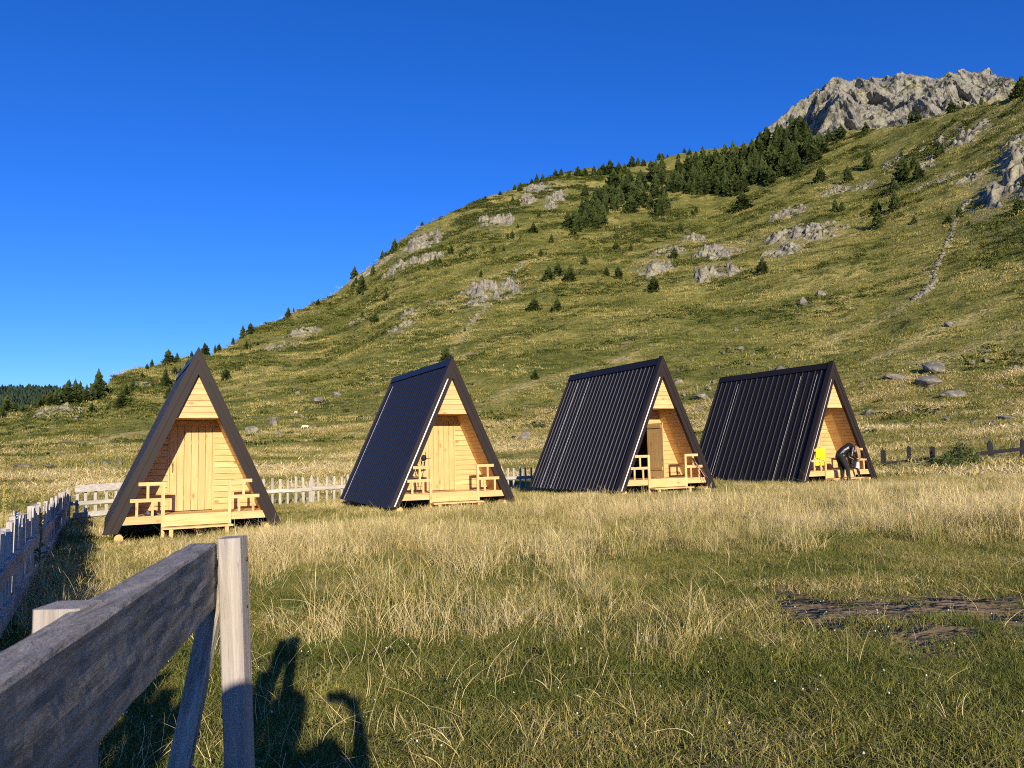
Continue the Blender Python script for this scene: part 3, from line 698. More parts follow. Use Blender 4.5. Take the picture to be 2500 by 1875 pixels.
def tuft_mesh(rng, nb, h0, h1, spread, lean, width, seg=4, heads=0.0):
    V = []; Fs = []; val = []; o = 0
    for k in range(nb):
        bx, by = rng.normal(size=2) * spread
        a = rng.uniform(0, 2*math.pi); H = rng.uniform(h0, h1); ln = abs(rng.normal()) * lean + 0.06
        dx, dy = math.cos(a), math.sin(a); wa = rng.uniform(0, math.pi); wx, wy = math.cos(wa), math.sin(wa)
        w = width * rng.uniform(0.6, 1.3); bv = rng.random(); droop = rng.uniform(0.0, 0.5)
        hd = rng.random() < heads
        for s in range(seg + 1):
            t = s / seg; off = H * ln * t ** 1.8
            z = H * (t - droop * ln * t ** 3)
            ww = w * (1 - t ** 1.6) + 0.0004
            if hd and t > 0.72: ww = w * 1.5 * (1.03 - t) / 0.28 + 0.0005
            V += [(bx + dx*off - wx*ww, by + dy*off - wy*ww, z), (bx + dx*off + wx*ww, by + dy*off + wy*ww, z)]; val += [bv, bv]
        for s in range(seg): Fs.append((o + 2*s, o + 2*s + 1, o + 2*s + 3, o + 2*s + 2))
        o += 2 * (seg + 1)
    m = np_mesh('tuft', np.array(V), np.array(Fs)); at = m.attributes.new('blade', 'FLOAT', 'POINT'); at.data.foreach_set('value', np.array(val, dtype=np.float32))
    return m
def mound_mesh(rng, n, rad, hgt):
    # low cushion of leafy flecks
    V = []; Fs = []; val = []; o = 0
    for k in range(n):
        a = rng.uniform(0, 2*math.pi); r = rad * math.sqrt(rng.random()); z = hgt * (1 - (r / rad) ** 2) * rng.uniform(0.35, 1.05)
        c = np.array([r*math.cos(a), r*math.sin(a), z]); s = rad * rng.uniform(0.10, 0.24)
        d1 = rng.normal(size=3); d1[2] = abs(d1[2]) * 0.9 + 0.4; d1 /= np.linalg.norm(d1); d2 = np.cross(d1, rng.normal(size=3)); d2 /= np.linalg.norm(d2)
        V += [c - d2*s*0.5, c + d2*s*0.5, c + d1*s*1.3 + d2*s*0.15, c + d1*s*1.1 - d2*s*0.25]; b = rng.random(); val += [b]*4
        Fs.append((o, o+1, o+2, o+3)); o += 4
    m = np_mesh('cushion', np.array(V), np.array(Fs)); at = m.attributes.new('blade', 'FLOAT', 'POINT'); at.data.foreach_set('value', np.array(val, dtype=np.float32))
    return m
def proto_collection(name, meshes, mat):
    c = bpy.data.collections.new(name)
    for i, m in enumerate(meshes):
        m.materials.append(mat); o = bpy.data.objects.new('%s_%02d' % (name, i), m); c.objects.link(o)
    return c
def scatter(name, P, rot, scl, idx, tint, coll, label, cat):
    n = len(P)
    m = bpy.data.meshes.new(name); m.vertices.add(n); m.vertices.foreach_set('co', np.ascontiguousarray(P, dtype=np.float32).ravel())
    for nm, typ, key, arr in (('rot', 'FLOAT_VECTOR', 'vector', rot), ('scl', 'FLOAT_VECTOR', 'vector', scl), ('idx', 'INT', 'value', idx), ('tint', 'FLOAT', 'value', tint)):
        at = m.attributes.new(nm, typ, 'POINT'); at.data.foreach_set(key, np.ascontiguousarray(arr, dtype=np.int32 if typ == 'INT' else np.float32).ravel())
    m.update()
    o = link(name, m); tag(o, label, cat, kind='stuff')
    g = bpy.data.node_groups.new(name + '_nodes', 'GeometryNodeTree')
    g.interface.new_socket('Geometry', in_out='INPUT', socket_type='NodeSocketGeometry'); g.interface.new_socket('Geometry', in_out='OUTPUT', socket_type='NodeSocketGeometry')
    gi = g.nodes.new('NodeGroupInput'); go = g.nodes.new('NodeGroupOutput'); ip = g.nodes.new('GeometryNodeInstanceOnPoints')
    ci = g.nodes.new('GeometryNodeCollectionInfo'); ci.inputs['Collection'].default_value = coll; ci.inputs['Separate Children'].default_value = True; ci.inputs['Reset Children'].default_value = True
    def attr(nm, typ):
        a = g.nodes.new('GeometryNodeInputNamedAttribute'); a.data_type = typ; a.inputs['Name'].default_value = nm; return a.outputs['Attribute']
    er = g.nodes.new('FunctionNodeEulerToRotation')
    L = g.links.new
    L(gi.outputs[0], ip.inputs['Points']); L(ci.outputs[0], ip.inputs['Instance']); ip.inputs['Pick Instance'].default_value = True
    L(attr('idx', 'INT'), ip.inputs['Instance Index']); L(attr('rot', 'FLOAT_VECTOR'), er.inputs[0]); L(er.outputs[0], ip.inputs['Rotation']); L(attr('scl', 'FLOAT_VECTOR'), ip.inputs['Scale'])
    L(ip.outputs[0], go.inputs[0])
    md = o.modifiers.new('scatter', 'NODES'); md.node_group = g
    return o
def wedge(n, r0, r1, a0, a1, rng):
    a = rng.uniform(a0, a1, n); r = np.sqrt(rng.uniform(r0*r0, r1*r1, n)); return r*np.sin(a), r*np.cos(a)

CABINS = [(-7.351, 17.975, 1.6 - 1.59, 0.484, 'first'), (-1.686, 21.936, 1.6 - 1.426, 0.450, 'second'), (4.829, 24.363, 1.6 - 1.28, 0.457, 'third'), (11.493, 27.321, 1.6 - 1.235, 0.473, 'fourth')]
CW, CH, CL = 3.73, 4.1, 5.85
def cabin_local(x, y, c):
    dx, dy = x - c[0], y - c[1]; cs, sn = math.cos(c[3]), math.sin(c[3])
    return dx*cs + dy*sn, -dx*sn + dy*cs
def free_of_cabins(x, y, mx=0.05, front=0.15):
    ok = np.ones(len(x), bool)
    for c in CABINS:
        lx, ly = cabin_local(x, y, c)
        ok &= ~((np.abs(lx) < CW/2 - mx) & (ly > front) & (ly < CL - 0.1))
    return ok
def front_gap(x, y):
    # distance in front of the row of cabins (metres), large elsewhere
    d = np.full(len(x), 99.0)
    for c in CABINS:
        lx, ly = cabin_local(x, y, c)
        d = np.minimum(d, np.hypot(np.maximum(np.abs(lx) - 1.9, 0), np.maximum(np.maximum(-ly, ly - CL), 0)))
    return d
_gr = np.random.default_rng(31)
TALL = proto_collection('tall_tuft', [tuft_mesh(_gr, 26, 0.16, 0.56, 0.07, 0.5, 0.0015, 5, 0.35) for _ in range(4)] + [tuft_mesh(_gr, 24, 0.12, 0.44, 0.10, 1.0, 0.0015, 5, 0.3) for _ in range(4)], GRASS)
SHORT = proto_collection('short_patch', [tuft_mesh(_gr, 170, 0.02, 0.10, 0.115, 0.7, 0.0019, 3) for _ in range(5)] + [tuft_mesh(_gr, 110, 0.03, 0.16, 0.10, 1.2, 0.0016, 3) for _ in range(3)], GRASS)
COARSE = proto_collection('coarse_tuft', [tuft_mesh(_gr, 34, 0.12, 0.42, 0.16, 0.5, 0.007, 3) for _ in range(5)], GRASS)
CUSH = proto_collection('cushion', [mound_mesh(_gr, 60, 0.8, 0.32) for _ in range(4)], SCRUB)
TUSS = proto_collection('tussock', [tuft_mesh(_gr, 44, 0.10, 0.38, 0.42, 0.7, 0.022, 2) for _ in range(4)], SCRUB)

def tall_mask(x, y):
    n = fbm(x / 1.5, y / 1.5, oct=3, seed=61)
    edge = 10.9 - 0.10 * np.abs(x) + 3.0 * n
    a1 = sstep(y, edge - 0.6, edge + 2.2)
    e = np.hypot((x + 0.2) / 2.0, (y - 8.4) / 2.4) + 0.6 * n
    a2 = 0.75 * (1 - sstep(e, 0.45, 1.25))
    e3 = np.hypot((x + 6.3) / 3.2, (y - 11.5) / 6.0) + 0.3 * n
    a3 = 1 - sstep(e3, 0.8, 1.1)
    return np.maximum(np.maximum(a1, a2), a3)
def soil_mask(x, y):
    n = fbm(x / 0.9, y / 0.9, oct=3, seed=71)
    s = np.hypot((x - 3.85) / 1.6, (y - 7.5) / 1.15) + 1.4 * n
    s2 = np.hypot((x - 3.0) / 0.6, (y - 6.1) / 0.4) + 0.9 * n
    s3 = np.hypot((x - 1.0) / 0.5, (y - 4.2) / 0.25) + 0.7 * n
    return np.minimum(np.minimum(s, s2), s3)
def pick(rng, x, y, zoff, k, rot_tilt, sc, tint, name, coll, label, cat):
    n = len(x); z = height(x, y) + zoff
    rot = np.stack([rng.normal(size=n)*rot_tilt, rng.normal(size=n)*rot_tilt, rng.uniform(0, 2*np.pi, n)], 1)
    scl = sc if sc.ndim == 2 else np.stack([sc, sc, sc], 1)
    scatter(name, np.stack([x, y, z], 1), rot, scl, rng.integers(0, k, n), np.clip(tint, 0, 1), coll, label, cat)

rng = np.random.default_rng(101)
x, y = wedge(44000, 3.6, 32, -0.72, 0.68, rng)
m = tall_mask(x, y); pn = fbm(x / 3.0, y / 3.0, oct=3, seed=63)
clump = fbm(x / 0.55, y / 0.55, oct=2, seed=64)
keep = (rng.random(len(x)) < m * np.clip(0.40 + 0.9 * pn + 1.1 * clump, 0.02, 1)) & free_of_cabins(x, y) & (np.hypot((x - 3.75), (y - 7.5)) > 1.6)
fg = front_gap(x, y)
x, y, fg, pn = x[keep], y[keep], fg[keep], pn[keep]
hs_ = np.clip(0.82 + 0.65 * fbm(x / 2.2, y / 2.2, oct=2, seed=66), 0.45, 1.35) * (0.40 + 0.60 * sstep(fg, 0.4, 3.5)) * np.where(x < -5, 0.75, 1)
hs_ = hs_ * (1 - 0.25 * sstep(np.hypot(x, y), 22, 30))
sc = np.stack([hs_ * 1.15, hs_ * 1.15, hs_], 1) * rng.uniform(0.8, 1.2, len(x))[:, None]
pick(rng, x, y, -0.01, 8, 0.14, sc, 0.74 + 0.5 * pn + 0.18 * rng.normal(size=len(x)) + 0.12 * sstep(y, 11, 18), 'dry_grass', TALL, 'tall dry straw-coloured grass standing across the field', 'grass')
x, y = wedge(8200, 3.4, 15, -0.72, 0.68, rng)
keep = (soil_mask(x, y) > 0.8) | (rng.random(len(x)) < 0.05)
x, y = x[keep], y[keep]
pn = fbm(x / 1.1, y / 1.1, oct=3, seed=67)
pick(rng, x, y, -0.006, 8, 0.06, np.clip(1.0 + 0.4 * pn, 0.6, 1.4)[:, None] * np.stack([np.full(len(x), 1.15), np.full(len(x), 1.15), rng.uniform(0.40, 0.80, len(x))], 1), 0.25 + 0.55 * pn + 0.15 * rng.normal(size=len(x)) + 0.10 * sstep(y, 6, 11), 'short_grass', SHORT, 'short green grass and clover in the near field', 'grass')
x, y = wedge(26000, 14, 36, -0.70, 0.68, rng)
k_ = free_of_cabins(x, y); x, y = x[k_], y[k_]
pn = fbm(x / 2.0, y / 2.0, oct=3, seed=68)
pick(rng, x, y, -0.01, 5, 0.12, np.stack([np.full(len(x), 0.9), np.full(len(x), 0.9), np.clip(0.42 + 0.4 * pn, 0.18, 0.9)], 1), 0.50 + 0.6 * pn + 0.15 * rng.normal(size=len(x)), 'field_grass', COARSE, 'matted yellow-green grass round and between the cabins', 'grass')
x, y = wedge(36000, 34, 135, -0.70, 0.68, rng)
pn = fbm(x / 9.0, y / 5.0, oct=3, seed=69)
sc = np.clip(1.0 + 1.2 * pn, 0.5, 2.2) * rng.uniform(0.8, 1.5, len(x)) * (1 + np.hypot(x, y) / 160)
pick(rng, x, y, -0.02, 5, 0.12, np.stack([sc * 1.4, sc * 1.4, np.clip(sc * 0.45, 0.35, 1.0)], 1), 0.56 + 0.8 * pn + 0.12 * rng.normal(size=len(x)), 'meadow_grass', COARSE, 'pale straw and green meadow grass beyond the fences', 'grass')
x, y = wedge(80000, 80, 680, -0.68, 0.66, rng)
r_ = np.hypot(x, y); pn = fbm(x / 16.0, y / 9.0, oct=4, seed=73)
k_ = rng.random(len(x)) < np.clip(260 / r_ - 0.1, 0.25, 1) * (1 - sstep(r_, 350, 680)); x, y, pn, r_ = x[k_], y[k_], pn[k_], r_[k_]
sc = rng.uniform(0.7, 1.7, len(x)) * (0.8 + r_ / 260)
pick(rng, x, y, -0.04, 4, 0.15, np.stack([sc, sc, sc * 0.9], 1), 0.54 + 0.95 * pn + 0.11 * rng.normal(size=len(x)), 'slope_tussocks', TUSS, 'yellow-green tussocks covering the open hillside', 'grass')
x, y = wedge(110000, 60, 700, -0.68, 0.66, rng)
r_ = np.hypot(x, y); pn = fbm(x / 26.0, y / 12.0, oct=4, seed=75)
az_ = np.arctan2(x, y); Rr_ = np.interp(az_, T_AZ, T_R)
lm_ = np.where(az_ < -0.40, 0.20, np.where(az_ < 0.05, 0.07, 0))
k_ = (rng.random(len(x)) < np.clip((pn + lm_ - 0.05) * 2.4, 0.02, 0.85)) & (r_ < Rr_ * 0.99) & (r_ > 75 + 40 * (az_ < 0.1))
x, y, pn, r_ = x[k_], y[k_], pn[k_], r_[k_]
sc = rng.uniform(0.6, 1.5, len(x)) * (0.75 + r_ / 420)
pick(rng, x, y, -0.05, 4, 0.2, np.stack([sc * 1.5, sc * 1.2, sc * rng.uniform(0.5, 1.1, len(x))], 1), 0.10 + 0.18 * rng.normal(size=len(x)), 'juniper_scrub', CUSH, 'low dark green juniper scrub dotted over the hillside', 'scrub')

# white clover heads in the short grass
x, y = wedge(200, 3.6, 8.5, -0.5, 0.6, rng)
def clover_mesh():
    m_ = MB(); m_.capsule((0, 0, 0.052), 0.0058, (0, 0, 0.055), 0.0050, 8); return m_.mesh('clover')
CLOV = proto_collection('clover', [clover_mesh()], plain('clover_white', (0.62, 0.60, 0.55), 0.8))
pick(rng, x, y, 0.0, 1, 0.2, rng.uniform(0.5, 1.1, len(x)), np.zeros(len(x)), 'clover_flowers', CLOV, 'tiny white clover heads dotted through the near grass', 'flowers')

# single long straws and bent stalks strewn over the turf
STRAW = proto_collection('straw', [tuft_mesh(_gr, 2, 0.14, 0.40, 0.06, 1.8, 0.0013, 6, 0.4) for _ in range(6)] + [tuft_mesh(_gr, 6, 0.07, 0.26, 0.04, 0.8, 0.0013, 5, 0.4) for _ in range(4)], GRASS)
x, y = wedge(1300, 3.8, 12, -0.62, 0.66, rng)
k_ = rng.random(len(x)) < 1 - 0.75 * sstep(x, 0.2, 1.6); x, y = x[k_], y[k_]
pick(rng, x, y, 0.0, 10, 0.35, rng.uniform(0.6, 1.2, len(x)), 0.85 + 0.2 * rng.normal(size=len(x)), 'loose_straw', STRAW, 'loose pale straws and bent stalks strewn over the turf', 'straw')

# ------------------------------------------------------------------ cabins
SX, SZ = math.cos(math.atan2(CH, CW/2)), math.sin(math.atan2(CH, CW/2))   # slope direction
def xb(t, z=0.0): return (CW/2) * (1 - z / CH) - t / SZ                     # half width at height z of the surface set t inside the roof skin
def za(t): return CH - t / SX
T_LIN, T_FAS = 0.135, 0.215
WALL_Y, GAB_Y, DECK, SOFFIT = 1.18, 0.14, 0.34, 2.56
def plank_poly(z0, z1, t, xl=None, xr=None):
    a0, a1 = -xb(t, z0), -xb(t, z1); b0, b1 = xb(t, z0), xb(t, z1)
    if xl is not None: a0 = max(a0, xl); a1 = max(a1, xl)
    if xr is not None: b0 = min(b0, xr); b1 = min(b1, xr)
    if b0 - a0 < 0.02: return None
    if b1 < a1: a1 = b1 = (a1 + b1) / 2
    if b1 - a1 < 1e-4: return [(a0, z0), (b0, z0), (a1, z1)]
    return [(a0, z0), (b0, z0), (b1, z1), (a1, z1)]

def cabin(ci, label, pitch, rib_w, rib_h, door_open, edge_glint, lap_glints, door_x=(-0.52, 0.46), rows=14):
    cx, cy, cz, yaw, nm = CABINS[ci]; DOOR_TOP = DECK + rows * 0.148
    rnd = random.Random(ci + 40)
    C = empty('aframe_cabin', (cx, cy, cz), yaw, label, 'cabin', 'A-frame cabins in a row')
    # roof: five ribbed sheets a side
    ns = 5; sw = (CL - 0.10) / ns
    for side in (-1, 1):
        for k in range(ns):
            y0 = 0.06 + k * sw; y1 = y0 + sw + 0.02; lift = 0.004 * (k % 2)
            prof = []; y = y0
            nr = max(1, round(sw / pitch)); pt = sw / nr
            for q in range(nr):
                b = y0 + q * pt
                prof += [(b, 0), (b + pt*0.5 - rib_w*0.75, 0), (b + pt*0.5 - rib_w*0.5, rib_h), (b + pt*0.5 + rib_w*0.5, rib_h), (b + pt*0.5 + rib_w*0.75, 0)]
            prof.append((y1, 0))
            mb = MB(); n = len(prof); vs = []
            wob = [rnd.uniform(-0.012, 0.012) for _ in prof]
            for zz in (0.0, CH - 0.02):
                for j, (yy, hh) in enumerate(prof):
                    w = (wob[j // 5 * 5 % n] if zz == 0 else 0)
                    t = 0.012 - hh - lift
                    vs.append((side * xb(t, zz - (0.03 + w if zz == 0 else 0)), yy, zz - (0.03 + w if zz == 0 else 0)))
            fs = [((j, j+1, n+j+1, n+j) if side > 0 else (j+1, j, n+j, n+j+1)) for j in range(n - 1)]
            mb.add(vs, fs)
            so = mb.build('roof_sheet', ROOF, C)
            sd = so.modifiers.new('thickness', 'SOLIDIFY'); sd.thickness = 0.003; sd.offset = -1
        # pale strips that paint a glint along the lap edges
        for ly, wd in (lap_glints if side < 0 else ()):
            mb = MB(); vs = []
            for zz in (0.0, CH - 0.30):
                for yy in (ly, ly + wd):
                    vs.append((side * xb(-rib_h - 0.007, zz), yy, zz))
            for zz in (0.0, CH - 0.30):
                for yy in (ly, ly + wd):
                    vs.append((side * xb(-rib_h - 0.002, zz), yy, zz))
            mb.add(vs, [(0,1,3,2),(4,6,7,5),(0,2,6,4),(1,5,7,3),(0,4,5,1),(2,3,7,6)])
            mb.build('lap_glint_strip', GLINT, C)
        # slab under the sheets
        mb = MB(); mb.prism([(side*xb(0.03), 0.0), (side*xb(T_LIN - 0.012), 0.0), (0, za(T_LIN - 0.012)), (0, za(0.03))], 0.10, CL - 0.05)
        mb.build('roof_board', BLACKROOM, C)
        # front and rear fascia, folded metal: outer flange stands proud
        for fy0, fy1 in ((0.0, 0.12), (CL - 0.02, CL + 0.03)):
            mb = MB()
            q = lambda t0, t1, a, b: mb.prism([(side*xb(t0), -0.02), (side*xb(t1), -0.02), (0, za(t1)), (0, za(t0))], a, b)
            q(-0.022, 0.075, fy0, fy1); q(0.0752, 0.150, fy0 + 0.016, fy1); q(0.1502, T_FAS, fy0 + 0.004, fy1)
            mb.build('fascia', TRIM, C)
        # metal edge turned back over the sheets
        mb = MB(); mb.prism([(side*xb(-0.034 - rib_h), -0.02), (side*xb(-0.0222), -0.02), (0, za(-0.0222)), (0, za(-0.034 - rib_h))], -0.004, 0.20)
        mb.build('edge_trim', TRIM, C)
        if edge_glint and side < 0:  # bright strip painting the highlight along the fascia fold
            mb = MB(); w0, w1 = (0.070, 0.102) if edge_glint > 1 else (0.074, 0.086)
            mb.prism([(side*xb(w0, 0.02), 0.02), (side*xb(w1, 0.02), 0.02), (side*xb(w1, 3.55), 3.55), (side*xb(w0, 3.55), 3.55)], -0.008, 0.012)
            mb.build('edge_glint_strip', GLINT, C)
        # lining boards inside the porch
        nl = 34; lw = (za(T_LIN) / SZ) / nl
        for k in range(nl):
            s0, s1 = k * lw + 0.003, (k + 1) * lw - 0.003
            z0, z1 = s0 * SZ, s1 * SZ
            if z1 > za(T_LIN) - 0.06: break
            if z0 < 0.05: continue
            mb = MB()
            mb.prism([(side*xb(T_LIN, z0), z0), (side*xb(T_LIN + 0.02, z0), z0 ), (side*xb(T_LIN + 0.02, z1), z1), (side*xb(T_LIN, z1), z1)], 0.125, WALL_Y + 0.02)
            mb.build('lining_board', PINE[1], C)
    # ridge cap
    mb = MB(); rw = 0.135
    for side in (-1, 1):
        t0 = -rib_h - 0.012
        mb.prism([(0, za(t0)), (0, za(t0 + 0.006)), (side*xb(t0 + 0.006, CH - rw), CH - rw), (side*xb(t0, CH - rw), CH - rw)], 0.205, CL)
    mb.build('ridge_cap', ROOF, C)
    # front wall of the room: boards either side of the door
    dl, dr = door_x
    bh = 0.148; z = DECK
    while z < za(T_LIN) - 0.1:
        z1 = z + bh - 0.010
        if z < DOOR_TOP - 0.02:
            z1c = min(z1, z + bh - 0.010)
            for xl, xr in ((None, dl - 0.035), (dr + 0.035, None)):
                P = plank_poly(z, z1c, T_LIN + 0.022, xl, xr)
                if P: mb = MB(); mb.prism(P, WALL_Y, WALL_Y + 0.022); mb.build('wall_board', PINE[0], C)
        else:
            P = plank_poly(z, z1, T_LIN + 0.022)
            if P: mb = MB(); mb.prism(P, WALL_Y, WALL_Y + 0.022); mb.build('wall_board', PINE[0], C)
        z += bh
    # backing of that wall (leaves the doorway open)
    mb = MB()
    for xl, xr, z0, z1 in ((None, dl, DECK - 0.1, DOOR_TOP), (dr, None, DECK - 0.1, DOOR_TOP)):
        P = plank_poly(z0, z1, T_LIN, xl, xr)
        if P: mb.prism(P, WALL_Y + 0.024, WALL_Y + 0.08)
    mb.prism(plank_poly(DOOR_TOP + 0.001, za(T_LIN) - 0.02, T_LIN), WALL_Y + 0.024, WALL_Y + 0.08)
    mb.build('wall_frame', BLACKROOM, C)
    # door: vertical boards in a frame
    for xx in (dl - 0.034, dr):
        mb = MB(); mb.box(xx, xx + 0.034, WALL_Y - 0.012, WALL_Y + 0.08, DECK, DOOR_TOP); mb.build('door_frame', PINE_PALE[2], C)
    D = empty('door', (dr - 0.002, WALL_Y + 0.004, DECK + 0.015)); D.parent = C
    if door_open: D.rotation_euler = (0, 0, math.radians(door_open))
    nb = 6; dw = (dr - dl - 0.006) / nb
    for k in range(nb):
        mb = MB(); mb.box(-(k + 1)*dw + 0.0045, -k*dw - 0.0045, 0, 0.026, 0, DOOR_TOP - DECK - 0.019); mb.build('door_board', PINE[2], D)
    for zz in (0.25, 1.6):
        mb = MB(); mb.box(-(dr - dl) + 0.06, -0.05, 0.0262, 0.05, zz, zz + 0.10); mb.build('door_batten', PINE[0], D)
    mb = MB(); hx = -(dr - dl) + 0.075
    mb.tube([(hx, -0.002, 0.93), (hx, -0.04, 0.95), (hx, -0.045, 1.03), (hx, -0.04, 1.11), (hx, -0.002, 1.13)], 0.009, 6)
    mb.build('handle', plain('dark_iron', (0.03, 0.028, 0.026), 0.5), D)
    # gable boards over the porch
    z = SOFFIT; bh = 0.138
    while z < za(T_LIN) - 0.04:
        P = plank_poly(z, min(z + bh - 0.009, za(T_LIN + 0.02)), T_LIN + 0.021)
        if P: mb = MB(); mb.prism(P, GAB_Y, GAB_Y + 0.022); mb.build('gable_board', PINE_PALE[0], C)
        z += bh
    mb = MB(); mb.prism(plank_poly(SOFFIT + 0.002, za(T_LIN + 0.02) - 0.03, T_LIN + 0.03), GAB_Y + 0.024, GAB_Y + 0.07); mb.build('gable_frame', PINE[0], C)
    # porch ceiling boards
    k = 0; y = GAB_Y + 0.075
    while y < WALL_Y - 0.02:
        mb = MB(); h = xb(T_LIN + 0.022, SOFFIT + 0.03); mb.box(-h, h, y, min(y + 0.125, WALL_Y - 0.002), SOFFIT + 0.004, SOFFIT + 0.026); mb.build('ceiling_board', PINE[0], C); y += 0.13
    # rear wall
    z = 0.1
    while z < za(T_LIN) - 0.1:
        P = plank_poly(z, z + 0.19, T_LIN + 0.005)
        if P: mb = MB(); mb.prism(P, CL - 0.12, CL - 0.09); mb.build('rear_board', PINE[0], C)
        z += 0.2
    # deck boards, joists and rim boards
    y = 0.02
    while y < WALL_Y - 0.01:
        h = xb(T_LIN + 0.022, DECK) - 0.004; mb = MB(); mb.box(-h, h, y, y + 0.115, DECK - 0.028, DECK - 0.001); mb.build('deck_board', PINE[0], C); y += 0.12
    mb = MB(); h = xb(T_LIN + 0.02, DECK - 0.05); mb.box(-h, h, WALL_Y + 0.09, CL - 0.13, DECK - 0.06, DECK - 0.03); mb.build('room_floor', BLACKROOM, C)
    for xl, xr in ((-xb(T_LIN + 0.025, DECK), -0.745), (0.745, xb(T_LIN + 0.025, DECK))):
        mb = MB(); mb.box(xl, xr, 0.028, 0.062, DECK - 0.175, DECK - 0.03); mb.build('rim_board', PINE[0], C)
    mb = MB(); mb.box(-0.70, 0.70, -0.022, 0.016, DECK - 0.25, DECK + 0.012); mb.build('riser_board', PINE_PALE[0], C)
    gz = float(height(cx, cy)) - cz
    # step
    S = empty('step', (0, 0, 0)); S.parent = C
    mb = MB(); mb.box(-0.74, 0.76, -0.33, -0.026, DECK - 0.30, DECK - 0.262); mb.build('tread', PINE_PALE[0], S)
    for xx in (-0.60, 0.58):
        gx, gy = cx + (xx*math.cos(yaw) + 0.28*math.sin(yaw)), cy + (xx*math.sin(yaw) - 0.28*math.cos(yaw))
        mb = MB(); mb.box(xx, xx + 0.085, -0.30, -0.25, float(height(gx, gy)) - cz - 0.1, DECK - 0.302); mb.build('leg', PINE_PALE[2], S)
    # posts and railings
    for side in (-1, 1):
        px = side * 0.715
        mb = MB(); mb.box(px - 0.036, px + 0.036, -0.018, 0.022, gz - 0.15, 1.10); mb.build('post', PINE_PALE[2], C)
        Rl = empty('railing', (0, 0, 0)); Rl.parent = C
        def rail(z0, z1, name='rail'):
            e = xb(T_LIN + 0.01, (z0 + z1)/2); a, b = sorted((px + side*0.0365, side*e)); mb = MB(); mb.box(a, b, -0.004, 0.034, z0, z1); mb.build(name, PINE_PALE[0], Rl)
        rail(1.02, 1.10); rail(0.655, 0.735)
        def bal(xx, z0, z1):
            mb = MB(); mb.box(side*xx - 0.028, side*xx + 0.028, 0.0, 0.030, z0, z1); mb.build('baluster', PINE_PALE[2], Rl)
        bal(1.03, 0.736, 1.019); bal(0.93, DECK, 0.654); bal(1.25, DECK, 0.654)
    # supports below
    for sx_, sy_ in ((-1.6, 0.25), (1.6, 0.25), (0.1, 0.5), (-1.6, 3.0), (1.6, 3.0), (-1.6, 5.5), (1.6, 5.5)):
        gx, gy = cx + (sx_*math.cos(yaw) - sy_*math.sin(yaw)), cy + (sx_*math.sin(yaw) + sy_*math.cos(yaw))
        g = float(height(gx, gy)) - cz; top = DECK - 0.18 if abs(sx_) < 1 else -0.0
        mb = MB(); L = 0.20
        n = 12; ax = 0.085
        zc = (g + min(top, g + 0.22)) / 2
        vs = []; fs = []
        for yy in (sy_ - L, sy_ + L):
            for q in range(n):
                t = 2*math.pi*q/n; vs.append((sx_ + ax*1.1*math.cos(t), yy, zc + (0.13 if abs(sx_) < 1 else 0.11) * math.sin(t)))
        fs = [tuple(range(n-1, -1, -1)), tuple(range(n, 2*n))] + [(q, (q+1) % n, n + (q+1) % n, n + q) for q in range(n)]
        mb.add(vs, fs); mb.build('support_log', PINE_PALE[1], C)
    for yy in (0.30, 2.0, 3.7, 5.4):
        mb = MB(); mb.box(-1.55, 1.55, yy, yy + 0.08, DECK - 0.19, DECK - 0.062); mb.build('joist', PINE[0], C)
    return C
cabin(0, 'nearest dark-roofed A-frame cabin at left, closed plank door, seen head-on', 0.19, 0.05, 0.022, 0, 0, [])
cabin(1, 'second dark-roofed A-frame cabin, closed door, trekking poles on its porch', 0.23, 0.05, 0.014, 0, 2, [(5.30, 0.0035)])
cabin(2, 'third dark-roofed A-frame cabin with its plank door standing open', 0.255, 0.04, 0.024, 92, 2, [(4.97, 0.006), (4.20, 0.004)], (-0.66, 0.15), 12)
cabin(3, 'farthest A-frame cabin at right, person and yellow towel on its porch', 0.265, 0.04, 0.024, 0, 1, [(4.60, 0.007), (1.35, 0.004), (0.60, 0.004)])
def cab(ci, x, y, z):
    cx, cy, cz, yaw, _ = CABINS[ci]
    return Vector((cx + x*math.cos(yaw) - y*math.sin(yaw), cy + x*math.sin(yaw) + y*math.cos(yaw), cz + z))

